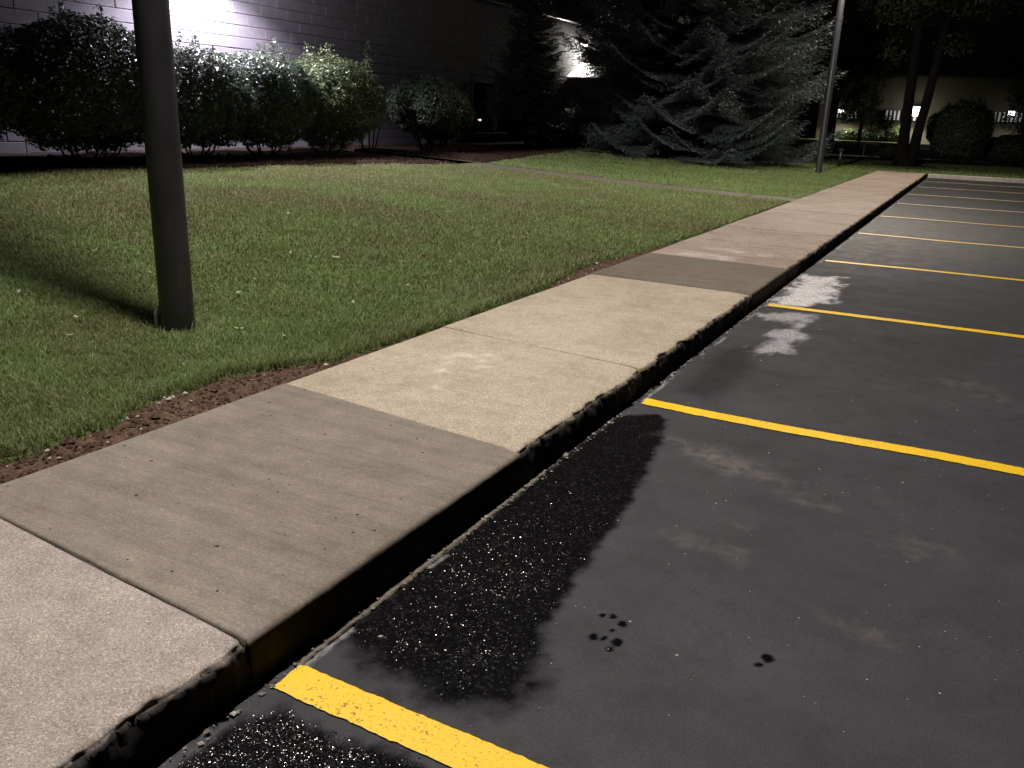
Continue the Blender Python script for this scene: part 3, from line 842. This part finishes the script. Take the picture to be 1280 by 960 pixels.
# ------------------------------------------------------------------ building on the left
WX = -14.0
bld = empty('building', (WX, 14, .3))
tag(bld, 'low pale block building with dark windows behind the hedge', 'building')
def wpart(name, mb, mat, parent=bld, sm=False):
    me = mb.mesh(name, sm); o = link(name, me, mat, parent)
    v = Vector(bld.location)
    me.transform(Matrix.Translation(-v)); return o
BH, BC, BL = 4.65, .226, .80       # height, course, block length
WIN = [(23.65, 25.05), (25.2, 26.3), (26.5, 27.7)]; WZ0, WZ1 = .88, 2.4
wall = MB()
wall.box((WX - 7, 5.0 + 18.6 / 2, 2.3), (13.95, 18.6, 4.66))
wall.box((WX - 7, 23.65 + 2.05 + 1e-3, (WZ0) / 2 - .02), (13.95, 4.1, WZ0))
wall.box((WX - 7, 25.7, (WZ1 + 4.63) / 2), (13.95, 4.1, 4.63 - WZ1))
wall.box((WX - 7, 30.75, 2.3), (13.95, 6.0, 4.66))
wpart('wall', wall, M_MORTAR)
cp = MB(); cp.box((WX - 6.9, 19.5, BH + .07), (14.2, 29.2, .12), 0, .02); wpart('coping', cp, M_FRAME)
# blocks laid in running bond
bm_ = MB(); bm_.box((0, 0, 0), (.10, BL - .014, BC - .014), 0, .006)
block_me = [bm_.mesh('block')]; block_me[0].materials.append(M_BLOCK)
for s_ in (1, 2):
    b2 = MB(); b2.box((0, 0, 0), (.104 + .003 * s_, BL - .018, BC - .017 - .001 * s_), 0, .007); me = b2.mesh('block'); me.materials.append(M_BLOCK); block_me.append(me)
rest = MB(); cells = []
for r in range(20):
    z = .30 + BC * (r + .5)
    if z > BH: break
    off = (r % 2) * BL / 2 + (.1 if r % 4 > 1 else 0)
    for c in range(37):
        y = 5.2 + off + c * BL
        if y > 33.3: continue
        if WZ0 - .12 < z < WZ1 + .12 and 23.3 < y < 28.1: continue
        cells.append((abs(y - 12.5) + .8 * abs(z - 3.0) + (0 if z > 1.9 else 4), y, z))
cells.sort()
for k, (_, y, z) in enumerate(cells):
    if k < 290:
        o = link('block', random.choice(block_me), None, bld)
        o.location = (random.uniform(-.002, .002) - .067, y - 14, z - .3)
    else:
        rest.box((WX - .067 + random.uniform(-.002, .002), y, z), (.10, BL - .014, BC - .014), 0, .006)
o = wpart('blockwork', rest, M_BLOCK); o['kind'] = 'stuff'
for k, (a, b) in enumerate(WIN):
    f = MB(); th = .06
    for (yc, zc, ly, lz) in (((a + b) / 2, WZ0 + th / 2, b - a, th), ((a + b) / 2, WZ1 - th / 2, b - a, th), (a + th / 2, (WZ0 + WZ1) / 2, th, WZ1 - WZ0 - 2 * th), (b - th / 2, (WZ0 + WZ1) / 2, th, WZ1 - WZ0 - 2 * th)):
        f.box((WX - .02, yc, zc), (.08, ly, lz), 0, .006)
    fr = wpart('window', f, M_FRAME)
    gl = MB(); gl.box((WX - .04, (a + b) / 2, (WZ0 + WZ1) / 2), (.012, b - a - .1, WZ1 - WZ0 - .1)); wpart('pane', gl, M_GLASS, fr)
ml = MB()
for yc in (25.125, 26.4): ml.box((WX - .01, yc, (WZ0 + WZ1) / 2), (.14, .14 if yc < 26 else .19, WZ1 - WZ0 - .01), 0, .01)
ml.box((WX - .045, 25.7, WZ0 - .0), (.02, 4.0, .01))
wpart('mullion', ml, M_BROWN)
sl = MB(); sl.box((WX + .04, 25.68, WZ0 - .06), (.18, 4.3, .10), 0, .01); wpart('sill', sl, M_BEIGE)
# projecting vestibule with white canopy
vb = MB(); vb.box((WX + .85, 31.8, 1.55), (1.7, 2.8, 2.5), 0, .02); wpart('vestibule', vb, M_BROWN)
cn = MB()
ca = [(WX + .02, 30.25, 2.82), (WX + 2.0, 30.25, 2.82), (WX + 2.0, 31.6, 3.38), (WX + .02, 31.6, 3.38), (WX + 2.0, 33.3, 3.38), (WX + .02, 33.3, 3.38)]
cn.add(ca + [(x, y, 2.80 - .02) for (x, y, z) in ca], [(0, 1, 2, 3), (3, 2, 4, 5), (6, 9, 8, 7), (9, 11, 10, 8), (0, 6, 7, 1), (5, 4, 10, 11), (1, 7, 8, 2), (2, 8, 10, 4), (0, 3, 9, 6), (3, 5, 11, 9)])
wpart('canopy', cn, M_WHITE)

# glowing stub that paints in a small warm reflection on the window glass
sb = MB(); sb.tube([(0, 0, -.02), (0, 0, .02)], .024, 10)
o = link('window_glint', sb.mesh('window_glint'), M_GLINT); o.location = (WX + .0, 24.13, 1.25)
tag(o, 'tiny orange glint painted in as a light reflected in the dark window', 'painted reflection')

def cone_nodes(light, tail=.07):
    light.use_nodes = True
    nt = light.node_tree; em = nt.nodes['Emission']
    tc = nt.nodes.new('ShaderNodeTexCoord'); sp = nt.nodes.new('ShaderNodeSeparateXYZ')
    nt.links.new(tc.outputs['Normal'], sp.inputs[0])
    def M(op, a, b=0.0):
        nd = nt.nodes.new('ShaderNodeMath'); nd.operation = op
        for s, v in zip(nd.inputs, (a, b)):
            if hasattr(v, 'is_output'): nt.links.new(v, s)
            else: s.default_value = v
        return nd.outputs[0]
    r = M('DIVIDE', M('SQRT', M('ADD', M('MULTIPLY', sp.outputs[0], sp.outputs[0]), M('MULTIPLY', sp.outputs[1], sp.outputs[1]))), M('MAXIMUM', M('MULTIPLY', sp.outputs[2], DOWN_SIGN), .02))
    mr = nt.nodes.new('ShaderNodeMapRange'); mr.interpolation_type = 'SMOOTHSTEP'
    for k, v in (('From Min', .9), ('From Max', 2.4), ('To Min', 1.0), ('To Max', tail)): mr.inputs[k].default_value = v
    nt.links.new(r, mr.inputs['Value']); nt.links.new(mr.outputs[0], em.inputs['Strength'])

def wall_pack(name, loc, label, watts, col, lens, facing=(1, 0), radius=.06, kind='POINT', size=.34, angle=160, group=None, drop=.12, out=0.0, lh=.05, tail=.07):
    p = empty(name, loc); tag(p, label, 'wall light', group)
    rz = math.atan2(facing[1], facing[0])
    p.rotation_euler = (0, 0, rz)
    h = MB(); h.box((.10 + out, 0, .06), (.20, size, .16), 0, .025); h.box((.01, 0, .03), (.02, size * .7, .26), 0, .004)
    if out: h.box((out / 2, 0, .06), (out + .02, .06, .06))
    part('housing', h, M_FRAME, p)
    l = MB(); l.box((.115 + out, 0, -.02 - lh / 2), (.15, size * .85, lh), 0, .012); part('lens', l, lens, p)
    ld = bpy.data.lights.new('wall_light_bulb', 'POINT'); ld.energy = watts; ld.color = col; ld.shadow_soft_size = radius
    if kind == 'CONE': cone_nodes(ld, tail)
    lo = bpy.data.objects.new('wall_light_bulb', ld); COL.objects.link(lo); lo.parent = p; lo.location = (.15 + out, 0, -drop)
    return p
wall_pack('wall_light', (WX + .03, 12.95, 4.38), 'white flood lamp high on the block wall above the hedge', WALL_W, (.93, .84, 1.0), M_LENSW, kind='CONE', radius=.05, out=.92, tail=.16)
wall_pack('wall_light', (WX + .03, 31.5, 4.05), 'bright wall lamp shining over the white canopy behind the spruce', 360, (1, .95, .84), M_LENSY, kind='CONE', radius=.05, tail=.65)

# ------------------------------------------------------------------ leaves and bushes
HB = 'rounded shrubs along the building'
def leaf_cards(P, Nrm, size, rng, tilt=.6, aspect=.55):
    """small pointed folded leaves (2 quads' worth of triangles) at P facing roughly Nrm"""
    n = len(P)
    N = Nrm + rng.normal(0, tilt, (n, 3)); N /= np.linalg.norm(N, axis=1, keepdims=True) + 1e-9
    R = rng.normal(0, 1, (n, 3)); A = np.cross(N, R); A /= np.linalg.norm(A, axis=1, keepdims=True) + 1e-9
    B = np.cross(N, A)
    s = (size * np.exp(rng.normal(0, .25, n)))[:, None]
    p0 = P - A * s * .5; p1 = P + A * s * .5
    l = P + B * s * aspect * .5 + N * s * .08; r = P - B * s * aspect * .5 + N * s * .08
    V = np.stack([p0, r, p1, l], 1).reshape(-1, 3)
    i = np.arange(n) * 4
    T = np.concatenate([np.stack([i, i + 1, i + 2], 1), np.stack([i, i + 2, i + 3], 1)])
    return V, T
def bush(name, loc, rx, ry, h, n, label, cat='shrub', mat=M_HEDGE, seed=0, leaf=.05, lift=.16, lump=.22, flat=.0, spikes=0, group='rounded shrubs along the building'):
    rng = np.random.default_rng(seed)
    n = int(n * (2.9 if group == HB else 1.9)); leaf *= (.98 if group == HB else 1.22)
    p = empty(name, loc); tag(p, label, cat, group)
    d = rng.normal(0, 1, (n, 3)); d /= np.linalg.norm(d, axis=1, keepdims=True)
    lob = 1 + lump * fbm(d[:, 0] * 2.3 + seed, d[:, 1] * 2.3, d[:, 2] * 2.3, seed, 3) + .12 * fbm(d[:, 0] * 8, d[:, 1] * 8 + seed, d[:, 2] * 8, seed + 3, 2)
    rad = lob * (1 - np.abs(rng.normal(0, .09, n)) - (rng.uniform(0, 1, n) < .25) * rng.uniform(0, .35, n))
    hz = (h - lift) / 2
    sq = np.sign(d) * np.abs(d) ** .96
    P = np.stack([sq[:, 0] * rx * rad, sq[:, 1] * ry * rad, lift + hz + sq[:, 2] * hz * rad * .97], 1)
    Nn = np.stack([d[:, 0] / rx, d[:, 1] / ry, d[:, 2] / hz], 1); Nn /= np.linalg.norm(Nn, axis=1, keepdims=True)
    Nn[:, 2] += .35
    tint = np.clip(rng.normal(.5, .22, n) + .25 * fbm(P[:, 0] * 3, P[:, 1] * 3, P[:, 2] * 3, seed, 2), 0, 1)
    Ps, Ns, Ts = [P], [Nn], [tint]
    for k in range(spikes):
        a = rng.uniform(0, 6.28); b = rng.uniform(.1, .75)
        bx, by = math.cos(a) * rx * b, math.sin(a) * ry * b
        L = rng.uniform(.12, .34); m = int(L * 130)
        t = rng.uniform(0, 1, m)
        zt = lift + 2 * hz * (.5 + .5 * math.sqrt(max(0, 1 - b * b))) - .06
        q = np.stack([bx + rng.normal(0, .03, m) + t * .05, by + rng.normal(0, .03, m), zt + t * L], 1)
        Ps.append(q); Ns.append(rng.normal(0, 1, (m, 3))); Ts.append(rng.uniform(.3, 1, m))
    P, Nn, tint = np.concatenate(Ps), np.concatenate(Ns), np.concatenate(Ts)
    V, T = leaf_cards(P, Nn, leaf, rng, .5, .66)
    link('foliage', mesh_np('foliage', V, T, None, dict(tint=np.repeat(tint, 4))), mat, p)
    # stems
    s = MB()
    for k in range(7):
        a = 2 * math.pi * k / 7 + rng.uniform(-.3, .3); r0 = rng.uniform(.02, .12)
        s.tube([(math.cos(a) * r0, math.sin(a) * r0, -.1), (math.cos(a) * rx * .3, math.sin(a) * ry * .3, lift * .9), (math.cos(a) * rx * .6, math.sin(a) * ry * .6, h * .55)], [.022, .017, .008], 6)
    part('stems', s, M_BARK, p, True)
    return p
bz = lambda x: float(lawn_z(x)) + .0
HB = 'rounded shrubs along the building'
bush('shrub', (-12.35, 6.75, bz(-12.35)), 1.05, 1.35, 2.0, 9000, 'leafy shrub at the left end of the hedge row, left of the large clipped shrub', seed=1, group=HB)
bush('shrub', (-12.35, 9.15, bz(-12.35)), 1.12, 1.5, 2.14, 16000, 'large clipped dark green shrub left of the near light pole', seed=2, spikes=6, group=HB)
bush('shrub', (-12.42, 11.3, bz(-12.42)), 1.0, 1.15, 1.9, 12000, 'rounded shrub directly behind the near light pole', seed=3, spikes=8, group=HB)
bush('shrub', (-12.4, 13.0, bz(-12.4)), 1.0, 1.12, 1.95, 12000, 'brightly top-lit shrub just right of the near light pole under the wall lamp', seed=4, spikes=9, group=HB)
bush('shrub', (-12.4, 14.9, bz(-12.4)), 1.02, 1.28, 1.98, 13000, 'yellow green topped shrub with loose shoots left of the tall spindly shrub', seed=5, spikes=16, mat=M_HEDGE2, group=HB)
bush('round_shrub', (-12.25, 18.45, bz(-12.25)), .95, .92, 1.78, 13000, 'free standing ball shaped shrub left of the dark windows', seed=6, lift=.42, lump=.12, group=HB)
bush('shrub', (-13.15, 20.4, bz(-13.15)), .9, 1.0, 1.7, 7000, 'dim shrub in shadow between the ball shaped shrub and the windows', seed=7, mat=M_CONIFER, group=HB)
bush('low_shrub', (-12.6, 25.6, bz(-12.6)), .8, 1.5, .85, 6000, 'low spreading dark shrub below the dark windows', seed=8, mat=M_CONIFER, lift=.05, group=HB)
bush('low_shrub', (-12.7, 29.2, bz(-12.7)), .8, 1.5, 1.35, 7000, 'dark shrub before the lit end of the wall left of the spruce', seed=9, mat=M_CONIFER, lift=.05, spikes=10, group=HB)

# tall spindly shrub
def spindly():
    rng = np.random.default_rng(33)
    p = empty('spindly_shrub', (-12.45, 16.42, bz(-12.45))); tag(p, 'tall spindly shrub with upright shoots right of the yellow green shrub', 'shrub')
    s = MB(); Ps = []; 
    for k, (dx, dy, hh) in enumerate(((0, .02, 2.42), (.1, -.14, 2.0), (-.08, .16, 2.0), (.12, .12, 1.72), (-.1, -.34, 1.86), (.02, -.52, 1.5), (.1, .35, 1.45))):
        s.tube([(dx * .4, dy * .3, -.1), (dx, dy, hh * .5), (dx * 1.1, dy * 1.05, hh)], [.016, .011, .003], 6)
        m = int(190 * hh)
        t = rng.uniform(.42, 1, m)
        w = (1.02 - t) * .16 + .025
        Ps.append(np.stack([dx * (1 + .1 * t) + rng.normal(0, 1, m) * w, dy * (1 + .05 * t) + rng.normal(0, 1, m) * w, t * hh], 1))
    P = np.concatenate(Ps)
    V, T = leaf_cards(P, rng.normal(0, 1, P.shape) + [0, 0, .5], .05, rng)
    part('stems', s, M_BARK, p, True)
    link('foliage', mesh_np('foliage', V, T, None, dict(tint=np.repeat(rng.uniform(.2, 1, len(P)), 4))), M_HEDGE2, p)
spindly()

# ------------------------------------------------------------------ conifers
def conifer(name, loc, H, R, label, mat, seed, z0=.25, n_br=230, visible=7.5, twig=.30, power=.8, needles=11, cat='tree', group=None, whorl=0):
    rng = np.random.default_rng(seed)
    p = empty(name, loc); tag(p, label, cat, group)
    tr = MB(); tr.tube([(0, 0, -.2), (0, 0, .3), (.03, 0, H * .5), (0, 0, H * .98)], [R * .06, R * .052, R * .03, .01], 12)
    part('trunk', tr, M_BARK, p, True)
    Pa, Da, Sa, Ta = [], [], [], []
    br = MB()
    for k in range(n_br):
        if whorl:
            lv = k // 10; z = z0 + lv * whorl + rng.normal(0, .07)
            if z > H - .3: break
            z = max(z, .15)
        else:
            t = (k + rng.uniform(0, 1)) / n_br
            z = z0 + (H - z0) * t ** 1.25
        L = R * (1 - (z / H) ** 1.15) ** power * rng.uniform(.78, 1.1)
        if z < .9: L *= .88
        a = k * 2.39996 + rng.normal(0, .25)
        dirv = np.array([math.cos(a), math.sin(a), 0])
        side = np.array([-math.sin(a), math.cos(a), 0])
        up0 = .10 + .35 * (z / H); sag = rng.uniform(.10, .22) * (1 - .6 * z / H)
        m = max(4, int(L * 17))
        s = np.linspace(.12, 1, m)
        zz = z + L * (up0 * s - sag * np.sin(s * np.pi * .62) * 1.25 + .10 * s ** 4)
        zz = np.maximum(zz, .06)
        ax = np.outer(s * L, dirv); ax[:, 2] = zz
        if z < visible:
            br.tube([tuple(ax[0] * .2 + np.array([0, 0, z]) * .8), tuple(ax[m // 2]), tuple(ax[-1])], [.028, .016, .005], 4, False)
        for j in range(m):
            if s[j] < .25 and rng.uniform() < .6: continue
            wid = L * (.34 if whorl else .42) * math.sin(min(1, s[j] * 1.05) * math.pi * .86 + .22) * rng.uniform(.6, 1.1)
            for sg in (-1, 1):
                nt = max(1, int(wid / twig * 1.6))
                for q in range(nt):
                    f = (q + rng.uniform(.2, .9)) / nt
                    d = side * sg * .8 + dirv * .75; d[2] = -.10 - .12 * f
                    d /= np.linalg.norm(d)
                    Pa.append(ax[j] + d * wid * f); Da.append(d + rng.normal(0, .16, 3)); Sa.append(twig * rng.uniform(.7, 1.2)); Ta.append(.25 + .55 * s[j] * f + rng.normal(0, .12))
        d = dirv.copy(); d[2] = .12
        Pa.append(ax[-1]); Da.append(d); Sa.append(twig * 1.2); Ta.append(.8)
    Pa = np.array(Pa); Pa[:, 2] = np.maximum(Pa[:, 2], .05); Da = np.array(Da); Da /= np.linalg.norm(Da, axis=1, keepdims=True); Sa = np.array(Sa); Ta = np.array(Ta)
    keep = Pa[:, 2] < visible
    Pa, Da, Sa, Ta = Pa[keep], Da[keep], Sa[keep], Ta[keep]
    n = len(Pa)
    # each twig: a bottle-brush of narrow needle sprays
    V = []; tint = []
    up = np.tile([0, 0, 1.], (n, 1)); A = np.cross(Da, up); A /= np.linalg.norm(A, axis=1, keepdims=True) + 1e-9
    B = np.cross(A, Da)
    for q in range(needles):
        f = (q + rng.uniform(0, 1, n)) / needles
        th = rng.uniform(0, 2 * np.pi, n)
        out = A * np.cos(th)[:, None] + B * np.sin(th)[:, None] * .8
        root = Pa + Da * (Sa * (f - .5))[:, None]
        tip = root + (Da * .65 + out * .75) * (Sa * rng.uniform(.22, .36, n))[:, None]
        wv = np.cross(Da, out); wv *= (Sa * .045)[:, None]
        V.append(np.stack([root - wv, root + wv, tip], 1)); tint.append(Ta)
    V = np.concatenate(V).reshape(-1, 3)
    T = np.arange(len(V)).reshape(-1, 3)
    tn = np.clip(np.repeat(np.concatenate(tint), 3), 0, 1)
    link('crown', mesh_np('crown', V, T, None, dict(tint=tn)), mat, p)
    part('branches', br, M_BARK, p, True)
    return p
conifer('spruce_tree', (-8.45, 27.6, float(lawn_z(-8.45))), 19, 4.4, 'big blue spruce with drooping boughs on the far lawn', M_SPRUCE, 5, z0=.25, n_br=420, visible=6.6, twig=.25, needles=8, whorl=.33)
conifer('arborvitae_tree', (-12.6, 24.6, float(lawn_z(-12.75))), 6.6, 1.32, 'dense dark conifer before the windows of the block building', M_CONIFER, 8, z0=.9, n_br=330, visible=7, twig=.2, needles=9)

# ------------------------------------------------------------------ far end: curb, road, trees, far building
fc = empty('end_curb', (0, 30.25, 0)); tag(fc, kind='structure')
for k in range(14):
    x0 = XR + .03 + k * 3.0
    b = MB(); b.box((x0 + 1.49, 0, .035), (2.98, .16, .17), 0, .02); m = b.mesh('curb_stone')
    for nm in ('chalk', 'grime_shade'): m.attributes.new(nm, 'FLOAT', 'POINT')
    link('curb_stone', m, C_CURB, fc)
road = link('road', grid_mesh('road', np.linspace(-120, 120, 12), np.linspace(45.2, 70, 6), lambda x, y: x * 0 + .0), M_ROAD); tag(road, kind='structure')
for yc in (45.05, 70.15):
    b = MB(); b.box((0, yc, .03), (240, .3, .22), 0, .03); m = b.mesh('road_curb')
    for nm in ('chalk', 'grime_shade'): m.attributes.new(nm, 'FLOAT', 'POINT')
    tag(link('road_curb', m, C_CURB), kind='structure')
tag(link('opposite_lawn', grid_mesh('opposite_lawn', np.linspace(-120, 120, 30), np.linspace(70.3, 99, 12), lambda x, y: x * 0 + .08), M_LAWN), kind='structure')

# far building
FY = 96.0
fb = empty('far_building', (-8, FY, 0)); tag(fb, 'long beige building lit by wall lamps across the road', 'building')
def fpart(name, mb, mat, parent=fb):
    me = mb.mesh(name); me.transform(Matrix.Translation((8, -FY, 0))); return link(name, me, mat, parent)
b = MB(); b.box((-3.2, FY + 8, 3.1), (25, 16, 6.2), 0, .05); fpart('wall', b, M_BEIGE)
b = MB(); b.box((-3.2, FY + 7.9, 6.32), (25.6, 16.6, .22), 0, .03); fpart('roof_edge', b, M_FRAME)

def slat_screen(x0, x1, z0, z1, y, label, n):
    s = empty('slat_screen', ((x0 + x1) / 2, y, z0)); tag(s, label, 'slat screen', 'white slat screens on the far building')
    w = (x1 - x0) / n
    sm = MB(); sm.box((0, 0, (z1 - z0) / 2), (w * .5, .05, z1 - z0), 0, .005); me = sm.mesh('slat'); me.materials.append(M_SLAT)
    for k in range(n):
        o = link('slat', me, None, s); o.location = (x0 + (k + .5) * w - (x0 + x1) / 2, 0, 0)
    r = MB(); r.box((0, .045, .05), (x1 - x0, .04, .05)); r.box((0, .045, z1 - z0 - .05), (x1 - x0, .04, .05)); part('rail', r, M_FRAME, s)
    bk = MB(); bk.box((0, .16, (z1 - z0) / 2), (x1 - x0 + .2, .03, z1 - z0)); part('backing', bk, M_DARKM, s)

slat_screen(-9.3, -6.0, 2.15, 3.05, FY - .5, 'white slat screen behind the forked tree trunks', 9)
slat_screen(-14.3, -11.8, 2.2, 3.0, FY - .5, 'white slat screen left of the small tree across the road', 7)
slat_screen(-.2, 2.6, 2.3, 3.15, FY - .5, 'white slat screen at the right end of the far building', 8)
GW = 'lamps on the far building'
wall_pack('far_wall_light', (-6.62, FY - .62, 3.45), 'bright far lamp shining between the forked trunks', 900, (1, .93, .76), M_LENSG, facing=(0, -1), size=1.25, drop=.95, radius=.15, out=1.3, lh=.85, kind='CONE', tail=.05)
wall_pack('far_wall_light', (-13.2, FY - .62, 3.02), 'far lamp left of the small tree across the road', 900, (1, .94, .78), M_LENSF, facing=(0, -1), size=.6, drop=.35, radius=.15, out=1.3, lh=.3, kind='CONE', tail=.05)
wall_pack('far_wall_light', (1.6, FY - .62, 3.25), 'far lamp half hidden by the tree at the right edge', 300, (1, .93, .85), M_LENSF, facing=(0, -1), size=.6, drop=.35, radius=.15, out=1.3, lh=.34, kind='CONE', tail=.05)
for k, (x, rx, h, lab) in enumerate(((-12.2, 1.3, 1.2, 'lit pale shrub at the left end of the far bed'), (-10.0, 1.4, 1.3, 'lit shrub in the middle of the far bed'), (-7.9, 1.1, 1.75, 'bright yellow green shrub beside the forked trunks, far across the road'))):
    bush('far_shrub', (x, 94.9, .05), rx, .6, h, 2600, lab, seed=60 + k, leaf=.16, lift=.02, mat=M_HEDGE2, group='lit shrubs before the far building')

def tree(name, loc, trunks, crown, label, seed, leaf=.14, n=9000, mat=M_TREE, group=None):
    """trunks: list of point lists with radii; crown: list of (x, y, z, rx, ry, rz) clumps, relative to loc"""
    rng = np.random.default_rng(seed)
    p = empty(name, loc); tag(p, label, 'tree', group)
    for (pts, rad) in trunks:
        s = MB(); s.tube(pts, rad, 12); part('trunk', s, M_BARK, p, True)
    br = MB(); top = Vector(trunks[0][0][-1])
    Ps, Ns = [], []
    vol = sum(c[3] * c[4] * c[5] for c in crown)
    for (x, y, z, rx, ry, rz) in crown:
        m = int(n * rx * ry * rz / vol)
        d = rng.normal(0, 1, (m, 3)); d /= np.linalg.norm(d, axis=1, keepdims=True)
        r = rng.uniform(.25, 1, m) ** .5 * (1 + .35 * fbm(d[:, 0] * 3, d[:, 1] * 3, d[:, 2] * 3 + x, seed, 3))
        Ps.append(np.array([x, y, z]) + d * r[:, None] * [rx, ry, rz]); Ns.append(d + [0, 0, .4])
        base = top if (Vector((x, y, z)) - top).length > .3 else Vector(trunks[0][0][-2])
        br.tube([tuple(base * .9), tuple((base + Vector((x, y, z))) / 2 + Vector((0, 0, .1))), (x, y, z)], [.05, .035, .015], 6)
        for _ in range(3):
            e = rng.normal(0, 1, 3); e /= np.linalg.norm(e)
            br.tube([(x, y, z), (x + e[0] * rx * .75, y + e[1] * ry * .75, z + e[2] * rz * .75)], [.02, .006], 5)
    P = np.concatenate(Ps); N = np.concatenate(Ns)
    # gaps: drop leaves in noise hollows
    k = fbm(P[:, 0] * 1.6, P[:, 1] * 1.6, P[:, 2] * 1.6, seed + 9, 3) > -.16
    P, N = P[k], N[k]
    V, T = leaf_cards(P, N, leaf, rng)
    part('branches', br, M_BARK, p, True)
    link('crown', mesh_np('crown', V, T, None, dict(tint=np.repeat(np.clip(rng.normal(.45, .25, len(P)), 0, 1), 4))), mat, p)
    return p
z36 = float(ground_z(-2.7, 36.0))
tree('forked_tree', (-2.62, 36, z36 - .1), [([(0, 0, -.1), (-.08, 0, .35), (-.10, 0, 1.2), (-.14, 0, 2.4), (-.2, 0, 5.5)], [.42, .26, .19, .18, .14]), ([(.12, .05, .0), (.28, .05, .5), (.34, .05, 1.3), (.48, .05, 2.6), (.75, .1, 5.6)], [.3, .2, .17, .16, .12])],
     [(-.6, 0, 6.3, 1.9, 1.8, 1.5), (1.3, .3, 6.5, 1.9, 1.8, 1.5), (.2, -.4, 7.6, 2.2, 2, 1.5), (1.1, 0, 4.3, .8, .8, .45), (-.9, .2, 4.2, .6, .7, .6)], 'big forked tree at the end of the sidewalk', 71, n=16000)
tree('small_tree', (-5.95, 50, .08), [([(0, 0, -.1), (0, 0, .4), (.03, 0, 1.6), (0, 0, 2.6)], [.13, .1, .08, .04])],
     [(-.55, 0, 2.05, .75, .7, .6), (.45, 0, 1.85, .8, .7, .5), (.0, 0, 2.75, .9, .8, .65), (1.1, 0, 1.65, .55, .5, .4), (-.9, 0, 3.2, .9, .8, .7)], 'small low crowned tree across the lawn between rail and slat screens', 72, leaf=.1, n=9000)
tree('dark_tree', (-8.6, 58, .05), [([(0, 0, -.1), (0, 0, 2.4), (.2, 0, 5.0)], [.3, .24, .12])],
     [(-1.5, 0, 4.3, 2.2, 2, 1.4), (1.2, 0, 4.3, 1.9, 1.8, 1.2), (.2, 0, 6.0, 2.6, 2.2, 1.7), (2.2, 0, 5.6, 1.5, 1.6, 1.4)], 'tall dark tree behind the far light pole', 73, n=14000)
tree('dark_tree', (1.9, 60, .05), [([(0, 0, -.1), (0, 0, 1.2), (-.1, 0, 4.2)], [.22, .18, .08])],
     [(-.5, 0, 2.0, .9, 1, .8), (.7, 0, 1.7, 1.2, 1, .9), (0, 0, 3.6, 1.5, 1.4, 1.3), (1.5, 0, 4.6, 1.8, 1.6, 1.6), (-.9, 0, 5.4, 1.4, 1.4, 1.3)], 'dark tree at the right edge veiling the far lamp', 74, leaf=.13, n=12000)
bush('dome_shrub', (-1.02, 40, float(ground_z(-1.0, 40.0))), 1.18, 1.1, 2.45, 14000, 'tall dark dome shaped shrub right of the forked tree', seed=80, leaf=.07, lift=.1, lump=.3, spikes=14, mat=M_CONIFER, group='dark shrubs at the end of the lot')
for k, (x, y, rx, h, lab) in enumerate(((.9, 42.2, 1.0, 1.25, 'low dark shrub just right of the dome shaped shrub'), (2.7, 42.5, 1.1, 1.15, 'low dark shrub at the far right edge beyond the lot'), (-3.6, 41.5, .55, .7, 'small dark shrub left of the forked trunks'))):
    bush('dark_shrub', (x, y, .1), rx, .9, h, 6000, lab, seed=81 + k, leaf=.07, lift=.05, mat=M_CONIFER, group='dark shrubs at the end of the lot')

# low rail fence, marker post
rf = empty('rail_fence', (-5.5, 49, .06)); tag(rf, 'low dark rail fence on the far verge before the lit shrubs', 'rail fence')
for dx in (-1.05, 0, 1.05):
    b = MB(); b.box((dx, 0, .3), (.09, .09, .7), 0, .01); part('post', b, M_DARKM, rf)
b = MB(); b.box((0, -.06, .60), (2.3, .035, .11), 0, .01); part('rail', b, M_WOOD, rf)
mp = empty('marker_post', (-4.18, 31.0, float(lawn_z(-4.2)) - .02)); tag(mp, 'short dark marker post on the grass beside the far light pole', 'post')
b = MB(); b.tube([(0, 0, -.1), (0, 0, .52)], .045, 12); part('shaft', b, M_DARKM, mp, True)
b = MB(); b.box((0, 0, .55), (.15, .1, .09), 0, .015); part('cap', b, M_DARKM, mp)
